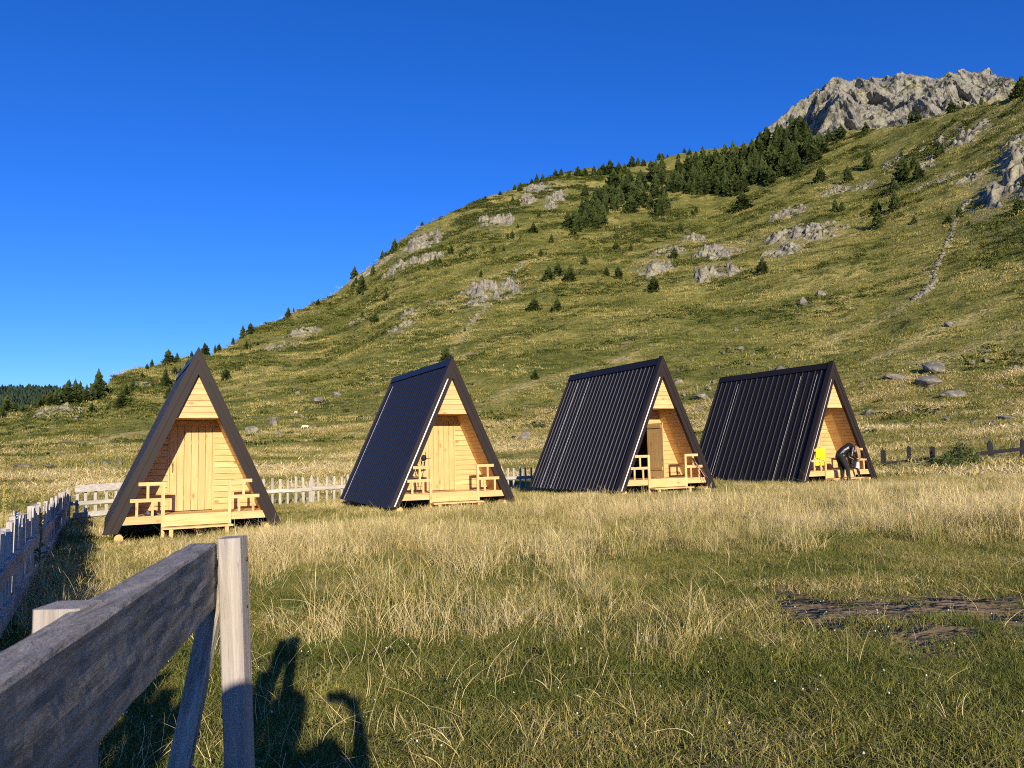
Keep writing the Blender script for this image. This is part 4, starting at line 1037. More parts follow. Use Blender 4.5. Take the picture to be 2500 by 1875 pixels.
# ------------------------------------------------------------------ fences
def gh(x, y): return float(height(x, y))
def picket_mesh(w, h, th, point, jag=0.0):
    mb = MB()
    if point: mb.prism([(-w/2, 0), (w/2, 0), (w/2, h - point), (w*0.04, h), (-w*0.04, h), (-w/2, h - point)], -th/2, th/2)
    else: mb.prism([(-w/2, 0), (w/2, 0), (w/2*0.96, h + jag), (-w/2, h)], -th/2, th/2)
    return mb
def fence(label, A, B, group=None, step=0.30, pw=(0.07, 0.09), ph=(0.98, 1.08), rails=(0.52,), rail_h=0.12, every=7, mats=GREY, posts=0.22, seed=0, skip=lambda t: False, flip=1, post_h=1.2, rail_t=0.05, rail_off=0.05, point=0.34, th=0.024, twist=0.06):
    A = Vector((A[0], A[1], 0)); B = Vector((B[0], B[1], 0)); d = B - A; L = d.length; yaw = math.atan2(d.y, d.x)
    g0 = gh(A.x, A.y); E_ = empty('picket_fence', (A.x, A.y, g0), yaw, label, 'fence', group)
    rnd = random.Random(seed); n = int(L / step)
    def gz(s): p = A + d.normalized() * s; return gh(p.x, p.y) - g0
    for k in range(n + 1):
        s = k * L / n
        if skip(s): continue
        if k % every == 0:
            mb = picket_mesh(posts, post_h, 0.05, point); o = mb.build('post', mats[2], E_); o.location = (s, 0.0, gz(s) - 0.05); o.rotation_euler = (0, rnd.uniform(-.02, .02), 0)
        else:
            mb = picket_mesh(rnd.uniform(*pw), rnd.uniform(*ph), th, 0, rnd.uniform(-.02, .02)); o = mb.build('picket', mats[2], E_)
            o.location = (s + rnd.uniform(-.02, .02), 0.012*flip, gz(s) - 0.03); o.rotation_euler = (rnd.uniform(-.02, .02), rnd.uniform(-.03, .03), rnd.uniform(-twist, twist))
    for rz in rails:
        k = 0; s = 0.0; seg = every * L / n
        while s < L - 0.01:
            e = min(s + seg, L); o = MB(); z0, z1 = gz(s) + rz, gz(e) + rz
            o.bar((s + 0.01, -flip * rail_off, z0 + rnd.uniform(-.02, .02)), (e - 0.01, -flip * rail_off, z1 + rnd.uniform(-.02, .02)), rail_t, rail_h * rnd.uniform(0.9, 1.1))
            o.build('rail', mats[0], E_); s = e
    return E_
P_CORNER = Vector((-15.0, 26.0)); FD = Vector((math.cos(0.47), math.sin(0.47)))
fence('weathered pale picket fence running behind the first three cabins', P_CORNER, P_CORNER + FD * 23.2, step=0.29, rails=(0.60,), rail_h=0.13, seed=2, every=7, ph=(1.02, 1.12), pw=(0.075, 0.10))
# board nailed along the top of that fence by the corner
mb = MB(); g = gh(-15, 26)
q0 = P_CORNER + FD * 0.25; q1 = P_CORNER + FD * 2.05
mb.bar((q0.x + 0.05, q0.y - 0.10, gh(q0.x, q0.y) + 1.10), (q1.x + 0.05, q1.y - 0.10, gh(q1.x, q1.y) + 1.10), 0.03, 0.24)
tag(mb.build('fence_board', GREY[0]), 'wide grey board nailed along the fence top left of the first cabin', 'board')
mb = MB(); mb.bar((q0.x, q0.y - 0.10, gh(q0.x, q0.y) + 0.22), (q1.x + 0.9, q1.y + 0.36, gh(q1.x, q1.y) + 0.30), 0.04, 0.17)
tag(mb.build('fence_board', GREY[0]), 'lower grey rail plank of the fence left of the first cabin', 'board')
LF0 = Vector((-2.75, 3.4)); 
fence('tall close-set weathered picket fence receding along the left edge', LF0, P_CORNER, step=0.24, th=0.06, rails=(0.58, 0.14), rail_h=0.16, every=9, pw=(0.06, 0.11), twist=0.25, ph=(0.92, 1.12), posts=0.14, post_h=1.16, seed=5, flip=1, rail_t=0.06, rail_off=0.055, point=0.16)

fence('tall slatted fence left of the viewpoint, seen only as striped shadow under the gate beam', Vector((-0.98, 0.15)), Vector((-1.75, 1.45)), step=0.20, rails=(0.5, 1.2), rail_h=0.12, every=9, pw=(0.12, 0.15), ph=(1.45, 1.6), posts=0.16, post_h=1.65, seed=9, th=0.03, point=0.12)

# dark fence right of the last cabin, seen post by post
def dark_fence():
    px = [(2158,1097,1142),(2222,1089,1138),(2279,1089,1136),(2344,1085,1145),(2422,1075,1140),(2498,1070,1142)]
    pts = []
    for i, (u, vt, vb) in enumerate(px):
        dd = pix_dir(u, vb); az = math.atan2(dd[0], dd[1]); r = 42.0 + 0.6 * i
        pts.append((r*math.sin(az), r*math.cos(az), r))
    x0, y0, _ = pts[0]; g0 = gh(x0, y0)
    E_ = empty('dark_fence', (x0, y0, g0), 0, 'dark post-and-rail fence with painted-in shade right of the last cabin', 'fence')
    for i, ((x, y, r), (u, vt, vb)) in enumerate(zip(pts, px)):
        top = 1.6 + pix_tan(u, vt) * r; g = gh(x, y)
        mb = picket_mesh(0.17 if i % 2 else 0.22, top - g + 0.1, 0.09, 0.14 if i in (3, 4, 5) else 0.06); o = mb.build('post', SHADEWOOD[2], E_)
        o.location = (x - x0, y - y0, g - 0.1 - g0); o.rotation_euler = (0, random.uniform(-.04, .06), -0.3)
    RZ = [(0, 1131), (1, 1125), (2, 1118), (3, 1112), (4, 1104), (5, 1096)]
    for (i, v0), (j, v1) in zip(RZ[:-1], RZ[1:]):
        a, b = pts[i], pts[j]
        za_, zb_ = 1.6 + pix_tan(px[i][0], v0) * a[2], 1.6 + pix_tan(px[j][0], v1) * b[2]
        mb = MB(); mb.bar((a[0] - x0, a[1] - y0 - 0.07, za_ - g0), (b[0] - x0, b[1] - y0 - 0.07, zb_ - g0), 0.06, 0.13 if i < 3 else 0.17); mb.build('rail', SHADEWOOD[0], E_)
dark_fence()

# ------------------------------------------------------------------ near gate: beam, posts, brace
def on_plane(u, v, z):
    d = pix_dir(u, v); t = (z - 1.6) / d[2]; return Vector((d[0]*t, d[1]*t, z))
def rough_plank(name, A, B, w, h, mat, parent, seg=40, seed=0, wob=0.004):
    # a sawn timber with worn, slightly wavy edges; local x runs along it
    A = Vector(A); B = Vector(B); L = (B - A).length; rng_ = np.random.default_rng(seed)
    ys = [-w/2, -w/2 + 0.010, w/2 - 0.010, w/2]; zs = [-h/2, -h/2 + 0.010, h/2 - 0.010, h/2]
    nh = max(3, int(h / 0.018)); nw = max(2, int(w / 0.018)); c = 0.006
    ring = []
    for k in range(nh): ring.append((w/2, -h/2 + c + (h - 2*c) * k / (nh - 1)))
    for k in range(nw): ring.append((w/2 - c - (w - 2*c) * k / (nw - 1), h/2))
    for k in range(nh): ring.append((-w/2, h/2 - c - (h - 2*c) * k / (nh - 1)))
    for k in range(nw): ring.append((-w/2 + c + (w - 2*c) * k / (nw - 1), -h/2))
    n = len(ring); S = np.linspace(0, L, seg)
    V = np.array([[(s, a, b) for (a, b) in ring] for s in S]).reshape(-1, 3)
    f1 = 0.35 * fbm(V[:, 0]*2.2 + seed, V[:, 1]*9, V[:, 2]*9, 3, seed); f2 = fbm(V[:, 0]*9, V[:, 1]*45 + seed, V[:, 2]*45, 2, seed + 3)
    nrm = V[:, 1:] / np.maximum(np.linalg.norm(V[:, 1:], axis=1)[:, None], 1e-6)
    V[:, 1:] += nrm * (wob * 1.5 * f1 + wob * 0.6 * f2)[:, None]
    m_ = MB(); fs = []
    for i in range(seg - 1):
        for k in range(n): fs.append((i*n + k, i*n + (k+1) % n, (i+1)*n + (k+1) % n, (i+1)*n + k))
    fs.append(tuple(range(n-1, -1, -1))); fs.append(tuple(range((seg-1)*n, seg*n)))
    m_.add(V, fs); o = m_.build(name, mat, parent)
    dx = (B - A).normalized(); up = Vector((0, 0, 1))
    if abs(dx.z) > 0.9: up = Vector((0, 1, 0))
    yv = up.cross(dx).normalized(); zv = dx.cross(yv)
    o.matrix_local = Matrix(((dx.x, yv.x, zv.x, A.x), (dx.y, yv.y, zv.y, A.y), (dx.z, yv.z, zv.z, A.z), (0, 0, 0, 1)))
    return o
GATE_POST = grey_wood('pale_post_wood', 0, (0.27, 0.24, 0.21), (0.52, 0.47, 0.41), 40.0, 0.5)  # paler grey wood for the gate posts
GATE = empty('timber_gate', (-0.95, 2.5, 0), 0, 'rough grey timber gate with thick top beam in the near left corner', 'gate')
ZT = 1.335
fa, fb = on_plane(526, 1326, ZT), on_plane(150, 1578, ZT)
ra = on_plane(470, 1318, ZT)
dirb = (fb - fa); dirb.z = 0; dirb.normalize()
side_n = Vector((dirb.y, -dirb.x, 0))
if side_n.x > 0: side_n = -side_n            # away from the camera, to the left
BW, BH = 0.085, 0.205
loc = lambda p: Vector((p.x + 0.95, p.y - 2.5, p.z))
a_ = fa + side_n * BW/2 - Vector((0, 0, BH/2)); b_ = fa + dirb * 3.2 + side_n * BW/2 - Vector((0, 0, BH/2))
rough_plank('top_beam', loc(a_ - dirb * 0.03), loc(b_), BW, BH, BEAM, GATE, 110, 3, 0.006)
pd = on_plane(556, 1318, 1.345)
px_, py_ = pd.x + 0.004, pd.y + 0.03
rough_plank('end_post', loc(Vector((px_ + 0.055, py_ + 0.01, -0.1))), loc(Vector((px_, py_, 1.350))), 0.072, 0.078, GATE_POST, GATE, 60, 4, 0.0015)
p1_ = Vector((px_ - 0.055, py_ + 0.055, 1.27)); d_ = pix_dir(438, 1875); t_ = 2.62 / math.hypot(d_[0], d_[1]); pb_ = Vector((d_[0]*t_, d_[1]*t_, 1.6 + d_[2]*t_))
e_ = p1_ + (pb_ - p1_) * 1.9
rough_plank('brace', loc(p1_), loc(e_), 0.062, 0.042, BEAM, GATE, 60, 6, 0.003)
mp = on_plane(196, 1468, 1.345); bx = mp + side_n * 0.02
rough_plank('middle_post', loc(Vector((bx.x, bx.y, -0.1))), loc(Vector((bx.x, bx.y, 1.340))), 0.085, 0.085, GATE_POST, GATE, 50, 8, 0.003)
b2 = a_ - Vector((0, 0, 0.62)); rough_plank('lower_beam', loc(b2 + dirb * 0.02 + side_n*0.03), loc(b2 + dirb * 3.2 + side_n*0.03), 0.05, 0.12, BEAM, GATE, 60, 9, 0.004)
for k, zz in enumerate((1.28, 1.13, 1.06)):
    mb = MB(); mb.tube([(px_ + 0.95 + 0.038, py_ - 2.5 + 0.01, zz), (px_ + 0.95 + 0.046, py_ - 2.5 + 0.01, zz)], 0.006, 8); mb.build('nail', plain('rusty_iron', (0.12, 0.05, 0.03), 0.8), GATE)

# ------------------------------------------------------------------ people
SKIN = plain('skin', (0.52, 0.32, 0.24), 0.55, 0.3, 0, 0.06)
JACKET = plain('black_quilted_jacket', (0.012, 0.012, 0.014), 0.38, 0.5, 0, 0.2, 20.0, 0.3)
TROUSER = plain('charcoal_trousers', (0.022, 0.022, 0.026), 0.8, 0.2)
BOOT = plain('grey_boots', (0.16, 0.14, 0.12), 0.8, 0.2)
HAIR = plain('blond_hair', (0.34, 0.21, 0.09), 0.55, 0.4, 0, 0.4, 40.0, 0.5)
DHAIR = plain('dark_hair', (0.05, 0.035, 0.025), 0.55, 0.4, 0, 0.3, 40.0, 0.4)
def remesh(o, vox, smooth=4):
    md = o.modifiers.new('continuous', 'REMESH'); md.mode = 'VOXEL'; md.voxel_size = vox; md.use_smooth_shade = True
    sm = o.modifiers.new('soften', 'SMOOTH'); sm.iterations = smooth; sm.factor = 0.5
def hand(mb, wrist, tip_dir, palm_n, side):
    w = Vector(wrist); d = Vector(tip_dir).normalized(); n = Vector(palm_n).normalized(); s = d.cross(n).normalized() * side
    c = w + d * 0.05
    for k in (-1, 0, 1): mb.capsule(w + s*0.018*k*0.6, 0.020, w + d*0.085 + s*0.024*k, 0.014)
    for k, ln in enumerate((0.066, 0.076, 0.070, 0.054)):
        b = w + d*0.085 + s*(0.033 - 0.022*k); m1 = b + d*ln*0.5 + n*ln*0.12; t = m1 + d*ln*0.4 + n*ln*0.35
        mb.capsule(b, 0.0095, m1, 0.009); mb.capsule(m1, 0.009, t, 0.0075)
    b = w + d*0.03 + s*0.035; m1 = b + d*0.035 + s*0.025 + n*0.01; mb.capsule(w + d*0.02, 0.016, b, 0.013); mb.capsule(b, 0.012, m1, 0.010); mb.capsule(m1, 0.010, m1 + d*0.03 + n*0.014, 0.008)
def head(mb, c, up, face, s=1.0):
    c = Vector(c); up = Vector(up).normalized(); f = Vector(face).normalized(); r = up.cross(f).normalized()
    mb.capsule(c + up*0.035*s, 0.088*s, c + up*0.012*s + f*0.012*s, 0.086*s); mb.capsule(c + f*0.03*s, 0.070*s, c - up*0.085*s + f*0.052*s, 0.036*s)
    mb.capsule(c + f*0.098*s - up*0.008*s, 0.010*s, c + f*0.116*s - up*0.035*s, 0.013*s)
    for k in (-1, 1):
        mb.capsule(c + r*k*0.086*s + up*0.01*s, 0.014*s, c + r*k*0.088*s - up*0.035*s, 0.012*s)
        mb.capsule(c + r*k*0.032*s + f*0.088*s + up*0.018*s, 0.012*s, c + r*k*0.030*s + f*0.09*s + up*0.016*s, 0.012*s)
    mb.capsule(c + f*0.088*s - up*0.068*s - r*0.02*s, 0.009*s, c + f*0.088*s - up*0.068*s + r*0.02*s, 0.009*s)
def person(loc, rz, J, label, jac, tro, hair_mat, vox, hair_fn, scale=1.0):
    P = empty('person', loc, rz, label, 'person'); P.scale = (scale,)*3
    V = lambda k: Vector(J[k])
    body = MB()
    up = (V('head') - V('neck')); head(body, J['head'], J['head_up'], J['face'])
    body.capsule(V('neck'), 0.052, V('head') - Vector(J['head_up']).normalized()*0.07, 0.048)
    body.capsule(V('pelvis'), 0.12, V('waist'), 0.105); body.capsule(V('waist'), 0.105, V('chest'), 0.125); body.capsule(V('chest'), 0.12, V('neck'), 0.055)
    for s in ('l', 'r'):
        body.capsule(V('chest'), 0.08, V('sh_' + s), 0.055); body.capsule(V('sh_' + s), 0.048, V('el_' + s), 0.036); body.capsule(V('el_' + s), 0.036, V('wr_' + s), 0.025)
        body.capsule(V('hip_' + s), 0.082, V('kn_' + s), 0.052); body.capsule(V('kn_' + s), 0.052, V('an_' + s), 0.036)
        hand(body, J['wr_' + s], J['hd_' + s], J['pn_' + s], 1 if s == 'l' else -1)
    bo = body.build('body', SKIN, P); remesh(bo, vox, 2)
    jk = MB()
    jk.capsule(V('pelvis') + (V('waist') - V('pelvis'))*0.25, 0.15, V('waist'), 0.138); jk.capsule(V('waist'), 0.138, V('chest'), 0.158); jk.capsule(V('chest'), 0.15, V('neck') - (V('neck') - V('chest'))*0.1, 0.075)
    for s in ('l', 'r'):
        jk.capsule(V('chest'), 0.11, V('sh_' + s), 0.082); jk.capsule(V('sh_' + s), 0.078, V('el_' + s), 0.060); jk.capsule(V('el_' + s), 0.060, V('wr_' + s) - (V('wr_' + s) - V('el_' + s))*0.10, 0.042)
        jk.capsule(V('pelvis') + (V('waist') - V('pelvis'))*0.2, 0.13, V('hip_' + s) + (V('waist') - V('pelvis'))*0.25, 0.11)
    remesh(jk.build('jacket', jac, P), max(vox, 0.014), 3)
    tr = MB()
    for s in ('l', 'r'):
        tr.capsule(V('pelvis'), 0.125, V('hip_' + s), 0.112); tr.capsule(V('hip_' + s), 0.108, V('kn_' + s), 0.078); tr.capsule(V('kn_' + s), 0.078, V('an_' + s) + (V('kn_' + s) - V('an_' + s))*0.12, 0.062)
    remesh(tr.build('trousers', tro, P), max(vox, 0.014), 3)
    for s in ('l', 'r'):
        bt = MB(); a = V('an_' + s); t = V('toe_' + s); bt.capsule(a + Vector((0, 0, 0.06)), 0.055, a - Vector((0, 0, 0.02)), 0.052); bt.capsule(a - Vector((0, 0, 0.035)), 0.045, t, 0.038); bt.capsule(a - Vector((0, 0, 0.035)), 0.045, a - (t - a).normalized()*0.04 - Vector((0, 0, 0.035)), 0.042)
        remesh(bt.build('boot', BOOT, P), 0.012, 3)
    hb = MB(); hair_fn(hb, V('head'), Vector(J['head_up']).normalized(), Vector(J['face']).normalized()); remesh(hb.build('hair', hair_mat, P), 0.012, 1)
    return P
def hair_long_hanging(hb, c, up, f):
    r = up.cross(f).normalized()
    hb.capsule(c + up*0.045 - f*0.02, 0.102, c - f*0.03 - up*0.01, 0.100)
    dn = Vector((0, 0, -1)); rr = random.Random(4)
    for k in range(26):
        a = rr.uniform(-1.3, 1.3); b = c + up*rr.uniform(-0.02, 0.09) + r*0.092*math.sin(a) - f*rr.uniform(-0.05, 0.07)
        m1 = b + dn*rr.uniform(0.08, 0.15) + r*0.03*math.sin(a) + up*0.03; e = m1 + dn*rr.uniform(0.10, 0.22) + r*rr.uniform(-.02, .02)
        hb.capsule(b, 0.030, m1, 0.026); hb.capsule(m1, 0.026, e, 0.010)
def hair_short(hb, c, up, f):
    hb.capsule(c + up*0.04 - f*0.02, 0.103, c - f*0.03, 0.098)
def shadow_hood(hb, c, up, f):  # unseen hood, added to make the head's shadow wider and more solid
    hb.capsule(c + up*0.03 - f*0.03, 0.128, c - f*0.05 - up*0.10, 0.120)
# bending person at the last cabin; local +x is the way they face
gx, gy = 11.40, 26.72
gz_ = gh(gx, gy)
J1 = dict(head=(0.47, 0.02, 1.16), head_up=(0.55, 0.02, -0.60), face=(-0.55, -0.05, -0.80), neck=(0.36, 0.01, 1.24), chest=(0.20, 0, 1.25), waist=(-0.02, 0, 1.14), pelvis=(-0.17, 0, 0.98),
    hip_l=(-0.15, 0.09, 0.93), hip_r=(-0.13, -0.09, 0.93), kn_l=(-0.03, 0.10, 0.50), kn_r=(0.05, -0.10, 0.50), an_l=(-0.05, 0.10, 0.10), an_r=(0.07, -0.11, 0.10), toe_l=(0.12, 0.11, 0.04), toe_r=(0.24, -0.13, 0.04),
    sh_l=(0.25, 0.18, 1.22), sh_r=(0.23, -0.18, 1.22), el_l=(0.27, 0.22, 0.93), el_r=(0.14, -0.23, 0.96), wr_l=(0.48, 0.15, 0.80), wr_r=(0.36, -0.14, 0.86),
    hd_l=(0.9, -0.25, -0.25), hd_r=(0.9, 0.25, -0.1), pn_l=(0, -0.3, -1), pn_r=(0, 0.3, -1))
person((gx, gy, gz_ + 0.0), 0.12, J1, 'blond person in black jacket bending over at the farthest cabin porch', JACKET, TROUSER, HAIR, 0.011, hair_long_hanging)
# the one taking the picture, just behind the viewpoint; only the shadow is seen
J2 = dict(head=(-0.15, -0.42, 1.62), head_up=(0, 0, 1), face=(0.3, 1, 0.0), neck=(-0.14, -0.43, 1.48), chest=(-0.15, -0.44, 1.26), waist=(-0.13, -0.44, 1.05), pelvis=(-0.12, -0.43, 0.92),
    hip_l=(-0.21, -0.43, 0.90), hip_r=(-0.03, -0.43, 0.90), kn_l=(-0.22, -0.41, 0.50), kn_r=(-0.02, -0.41, 0.50), an_l=(-0.23, -0.45, 0.10), an_r=(-0.01, -0.45, 0.10), toe_l=(-0.25, -0.30, 0.04), toe_r=(0.02, -0.30, 0.04),
    sh_l=(-0.36, -0.44, 1.42), sh_r=(0.09, -0.43, 1.42), el_l=(-0.42, -0.40, 1.10), el_r=(0.23, -0.32, 1.24), wr_l=(-0.36, -0.26, 0.90), wr_r=(0.19, -0.08, 1.50),
    hd_l=(0.1, 0.4, -1), hd_r=(-0.55, 0.2, 0.7), pn_l=(1, 0, 0), pn_r=(-0.3, 0.9, 0))
person((0, 0, gh(0, -0.4)), 0, J2, 'person holding up a phone whose shadow falls on the near grass', plain('dark_blue_jacket', (0.03, 0.04, 0.07), 0.7), TROUSER, DHAIR, 0.012, shadow_hood)
mb = MB(); mb.box(-0.022, 0.126, -0.018, -0.009, 1.552, 1.626); tag(mb.build('phone', plain('phone_glass', (0.02, 0.02, 0.022), 0.2, 0.5)), 'black phone held sideways by the person taking the picture', 'phone')

# ------------------------------------------------------------------ small things on the porches
YEL = plain('neon_yellow_towel', (0.72, 0.80, 0.02), 0.85, 0.1, 0, 0.08, 30.0, 0.2)
def towel():
    # draped over the top rail of the last cabin's left railing
    nx, nsn = 18, 30; V = []; Fs = []
    x0, x1 = -1.16, -0.74; rz, ry = 1.108, 0.015
    for i in range(nx + 1):
        a = i / nx; x = x0 + (x1 - x0) * a; front = 0.33 + 0.12 * a; back = 0.60
        for j in range(nsn + 1):
            b = j / nsn; s = -back + (front + back) * b
            if s < -0.03: yy = ry + 0.028 + 0.01*math.sin(x*22 + s*5); zz = rz + s + 0.02
            elif s > 0.03: yy = ry - 0.030 - 0.012*math.sin(x*25 + s*8) - 0.02*abs(s); zz = rz - s + 0.02
            else: t = (s + 0.03) / 0.06 * math.pi; yy = ry + 0.029*math.cos(t); zz = rz + 0.006 + 0.012*math.sin(t)
            V.append((x, yy, zz))
    for i in range(nx):
        for j in range(nsn): p = i*(nsn+1) + j; Fs.append((p, p+1, p+nsn+2, p+nsn+1))
    mb = MB(); mb.add(V, Fs); o = mb.build('towel', YEL, None, True)
    cx, cy, cz, yaw, _ = CABINS[3]; o.location = (cx, cy, cz); o.rotation_euler = (0, 0, yaw)
    o.modifiers.new('cloth', 'SOLIDIFY').thickness = 0.006
    tag(o, 'neon yellow towel hung over the left railing of the last cabin', 'towel')
towel()
def at_cabin(ci, name, label, cat, x, y, z, group=None):
    p = cab(ci, x, y, z); return empty(name, p, CABINS[ci][3], label, cat, group)
B_ = at_cabin(3, 'backpack', 'black backpack with a white front pocket on the last cabin rail', 'backpack', 0.46, -0.20, 0.36)
BLK = plain('black_nylon', (0.012, 0.012, 0.014), 0.6, 0.3, 0, 0.2, 30.0, 0.3)
mb = MB()
for k in range(5): mb.capsule((-0.10, 0, 0.10 + 0.09*k), 0.085 + 0.01*(k % 2), (0.10, 0, 0.10 + 0.09*k), 0.085 + 0.01*(k % 2))
remesh(mb.build('sack', BLK, B_), 0.015, 3)
mb = MB(); mb.capsule((-0.09, -0.01, 0.53), 0.075, (0.09, -0.01, 0.53), 0.075); remesh(mb.build('lid', BLK, B_), 0.012, 3)
mb = MB(); mb.hull([(-0.02, -0.125, 0.06), (0.13, -0.125, 0.02), (0.13, -0.085, 0.02), (-0.02, -0.085, 0.06)], [(0.05, -0.125, 0.30), (0.14, -0.125, 0.30), (0.14, -0.085, 0.30), (0.05, -0.085, 0.30)]); mb.build('pocket', plain('white_cloth', (0.7, 0.72, 0.75), 0.8), B_)
for s in (-0.07, 0.07):
    mb = MB(); mb.tube([(s, 0.08, 0.50), (s, 0.16, 0.42), (s, 0.17, 0.25), (s, 0.08, 0.12)], [0.016, 0.022, 0.020, 0.012], 6); mb.build('strap', BLK, B_)
mb = MB(); mb.tube([(0.10, -0.04, 0.05), (0.16, -0.05, -0.08), (0.20, -0.05, -0.22)], [0.03, 0.05, 0.03], 8); mb.build('hip_belt', BLK, B_)
G_ = at_cabin(3, 'glove_pair', 'black gloves lying on the right rail of the last cabin', 'gloves', 1.10, 0.0, 0.735)
for k in (0, 1):
    mb = MB(); b = Vector((0.09*k, -0.02 - 0.03*k, 0.03)); mb.capsule(b, 0.035, b + Vector((0.07, 0, 0.0)), 0.038)
    for q in range(4): mb.capsule(b + Vector((0.07, -0.03 + 0.02*q, 0)), 0.013, b + Vector((0.14, -0.035 + 0.024*q, -0.02 - 0.01*q)), 0.010)
    mb.capsule(b + Vector((0.03, 0.03, 0)), 0.014, b + Vector((0.07, 0.06, -0.01)), 0.011); remesh(mb.build('glove', BLK, G_), 0.008, 2)
def pole(ci, foot, top, label, shaft, group):
    f = cab(ci, *foot); t = cab(ci, *top); e = empty('trekking_pole', f, 0, label, 'trekking pole', group); d = t - f; L = d.length; n = d.normalized()
    mb = MB(); mb.tube([n*0.0, n*L*0.38], [0.005, 0.008], 8); mb.build('lower_shaft', BLK, e)
    mb = MB(); mb.tube([n*L*0.38, n*(L - 0.14)], [0.0095, 0.010], 8); mb.build('upper_shaft', shaft, e)
    mb = MB(); mb.tube([n*(L - 0.14), n*(L - 0.10), n*(L - 0.05), n*L, n*(L + 0.01)], [0.014, 0.020, 0.016, 0.022, 0.012], 10); mb.build('grip', BLK, e)
    mb = MB(); mb.tube([n*0.07, n*0.078], [0.030, 0.028], 12); mb.build('basket', BLK, e)
    s = n.cross(Vector((0, 1, 0))).normalized(); c = n*(L - 0.02)
    mb = MB(); mb.tube([c, c + s*0.05 - n*0.03, c + s*0.06 - n*0.12, c + s*0.02 - n*0.17, c - n*0.06], 0.006, 6); mb.build('strap', BLK, e)
RED = plain('red_shaft', (0.55, 0.03, 0.02), 0.35, 0.5); DKS = plain('dark_shaft', (0.03, 0.03, 0.035), 0.3, 0.5)
pole(1, (-1.06, 0.30, DECK), (-0.93, 0.055, 1.30), 'black trekking pole on the second cabin porch, tallest of three', DKS, 'poles on the second cabin porch')
pole(1, (-1.18, 0.28, DECK), (-1.08, 0.055, 1.12), 'black trekking pole on the second cabin porch, nearest the roof edge', DKS, 'poles on the second cabin porch')
pole(1, (-0.95, 0.26, DECK), (-0.86, 0.055, 1.22), 'black trekking pole on the second cabin porch, nearest the door', DKS, 'poles on the second cabin porch')
pole(2, (1.42, -0.42, -0.02), (1.00, -0.02, 0.96), 'red and black trekking pole against the third cabin railing, left one', RED, 'poles against the third cabin railing')
pole(2, (1.56, -0.40, -0.02), (1.09, -0.02, 0.86), 'black trekking pole against the third cabin railing, right one', DKS, 'poles against the third cabin railing')
# cap hung on the poles
K = at_cabin(1, 'cap', 'dark cap hung on the poles at the second cabin', 'cap', -0.90, 0.02, 1.26)
mb = MB(); mb.capsule((0, 0, 0.06), 0.085, (0.0, 0, 0.08), 0.07); remesh(mb.build('crown', BLK, K), 0.01, 2)
mb = MB(); mb.hull([(0.04, -0.06, 0.02), (0.20, -0.05, 0.05), (0.20, 0.05, 0.05), (0.04, 0.06, 0.02)], [(0.04, -0.06, 0.03), (0.20, -0.05, 0.062), (0.20, 0.05, 0.062), (0.04, 0.06, 0.03)]); mb.build('brim', BLK, K)
SH = plain('blue_grey_shoe', (0.10, 0.11, 0.14), 0.8, 0.2)
for k, (sx_, rot) in enumerate(((-1.02, 1.75), (-0.86, 1.4))):
    s = at_cabin(0, 'shoe', ('grey shoe on the first cabin porch, left of the pair', 'grey shoe on the first cabin porch, right of the pair')[k], 'shoe', sx_, 0.32, DECK, 'pair of shoes on the first cabin porch'); s.rotation_euler.z += rot + math.pi/2*0
    mb = MB(); mb.capsule((-0.09, 0, 0.045), 0.040, (0.10, 0, 0.035), 0.034); mb.capsule((-0.09, 0, 0.05), 0.042, (-0.05, 0, 0.085), 0.036); remesh(mb.build('upper', SH, s), 0.009, 2)
    mb = MB(); mb.box(-0.135, 0.14, -0.042, 0.042, 0.001, 0.018); mb.build('sole', BLK, s)

# ------------------------------------------------------------------ mullein stalks, bush, animals
MUL = plain('mullein_yellow', (0.42, 0.32, 0.08), 0.8, 0.1, 0, 0.3, 60.0, 0.4); LEAF = plain('mullein_leaf', (0.16, 0.19, 0.07), 0.85, 0.1)
def mullein(u, vb, vt, r, label):
    d = pix_dir(u, vb); az = math.atan2(d[0], d[1]); x, y = r*math.sin(az), r*math.cos(az); g = gh(x, y); top = 1.6 + pix_tan(u, vt) * r - g
    e = empty('mullein', (x, y, g), 0, label, 'plant', 'mullein stalks beyond the left fence')
    mb = MB(); mb.tube([(0, 0, 0), (0.01, 0, top*0.5), (0.03, 0, top)], [0.016, 0.012, 0.006], 6); mb.build('stem', LEAF, e)
    mb = MB(); rr = random.Random(int(u) + 3)
    for k in range(150):
        t = rr.uniform(0.35, 1.0); a = rr.uniform(0, 6.28); q = 0.018 * (1.15 - t) + 0.006; c = Vector((0.03*t + q*math.cos(a), q*math.sin(a), top*t))
        mb.capsule(c, 0.008, c + Vector((math.cos(a)*0.008, math.sin(a)*0.008, 0.006)), 0.006, 5)
    mb.build('flower_spike', MUL, e)
    mb = MB()
    for k in range(12):
        a = k*2.4; L = rr.uniform(0.16, 0.3); z = rr.uniform(0.02, top*0.3); dx, dy = math.cos(a), math.sin(a)
        mb.add([(0, 0, z), (dx*L*0.5 - dy*0.05, dy*L*0.5 + dx*0.05, z + 0.08), (dx*L, dy*L, z + 0.02), (dx*L*0.5 + dy*0.05, dy*L*0.5 - dx*0.05, z + 0.06)], [(0, 1, 2, 3)])
    mb.build('leaves', LEAF, e)
mullein(98, 1280, 1171, 14.0, 'thin yellow mullein stalk behind the left fence, taller and farther')
mullein(3, 1300, 1178, 10.5, 'bright yellow mullein stalk cut by the left picture edge')
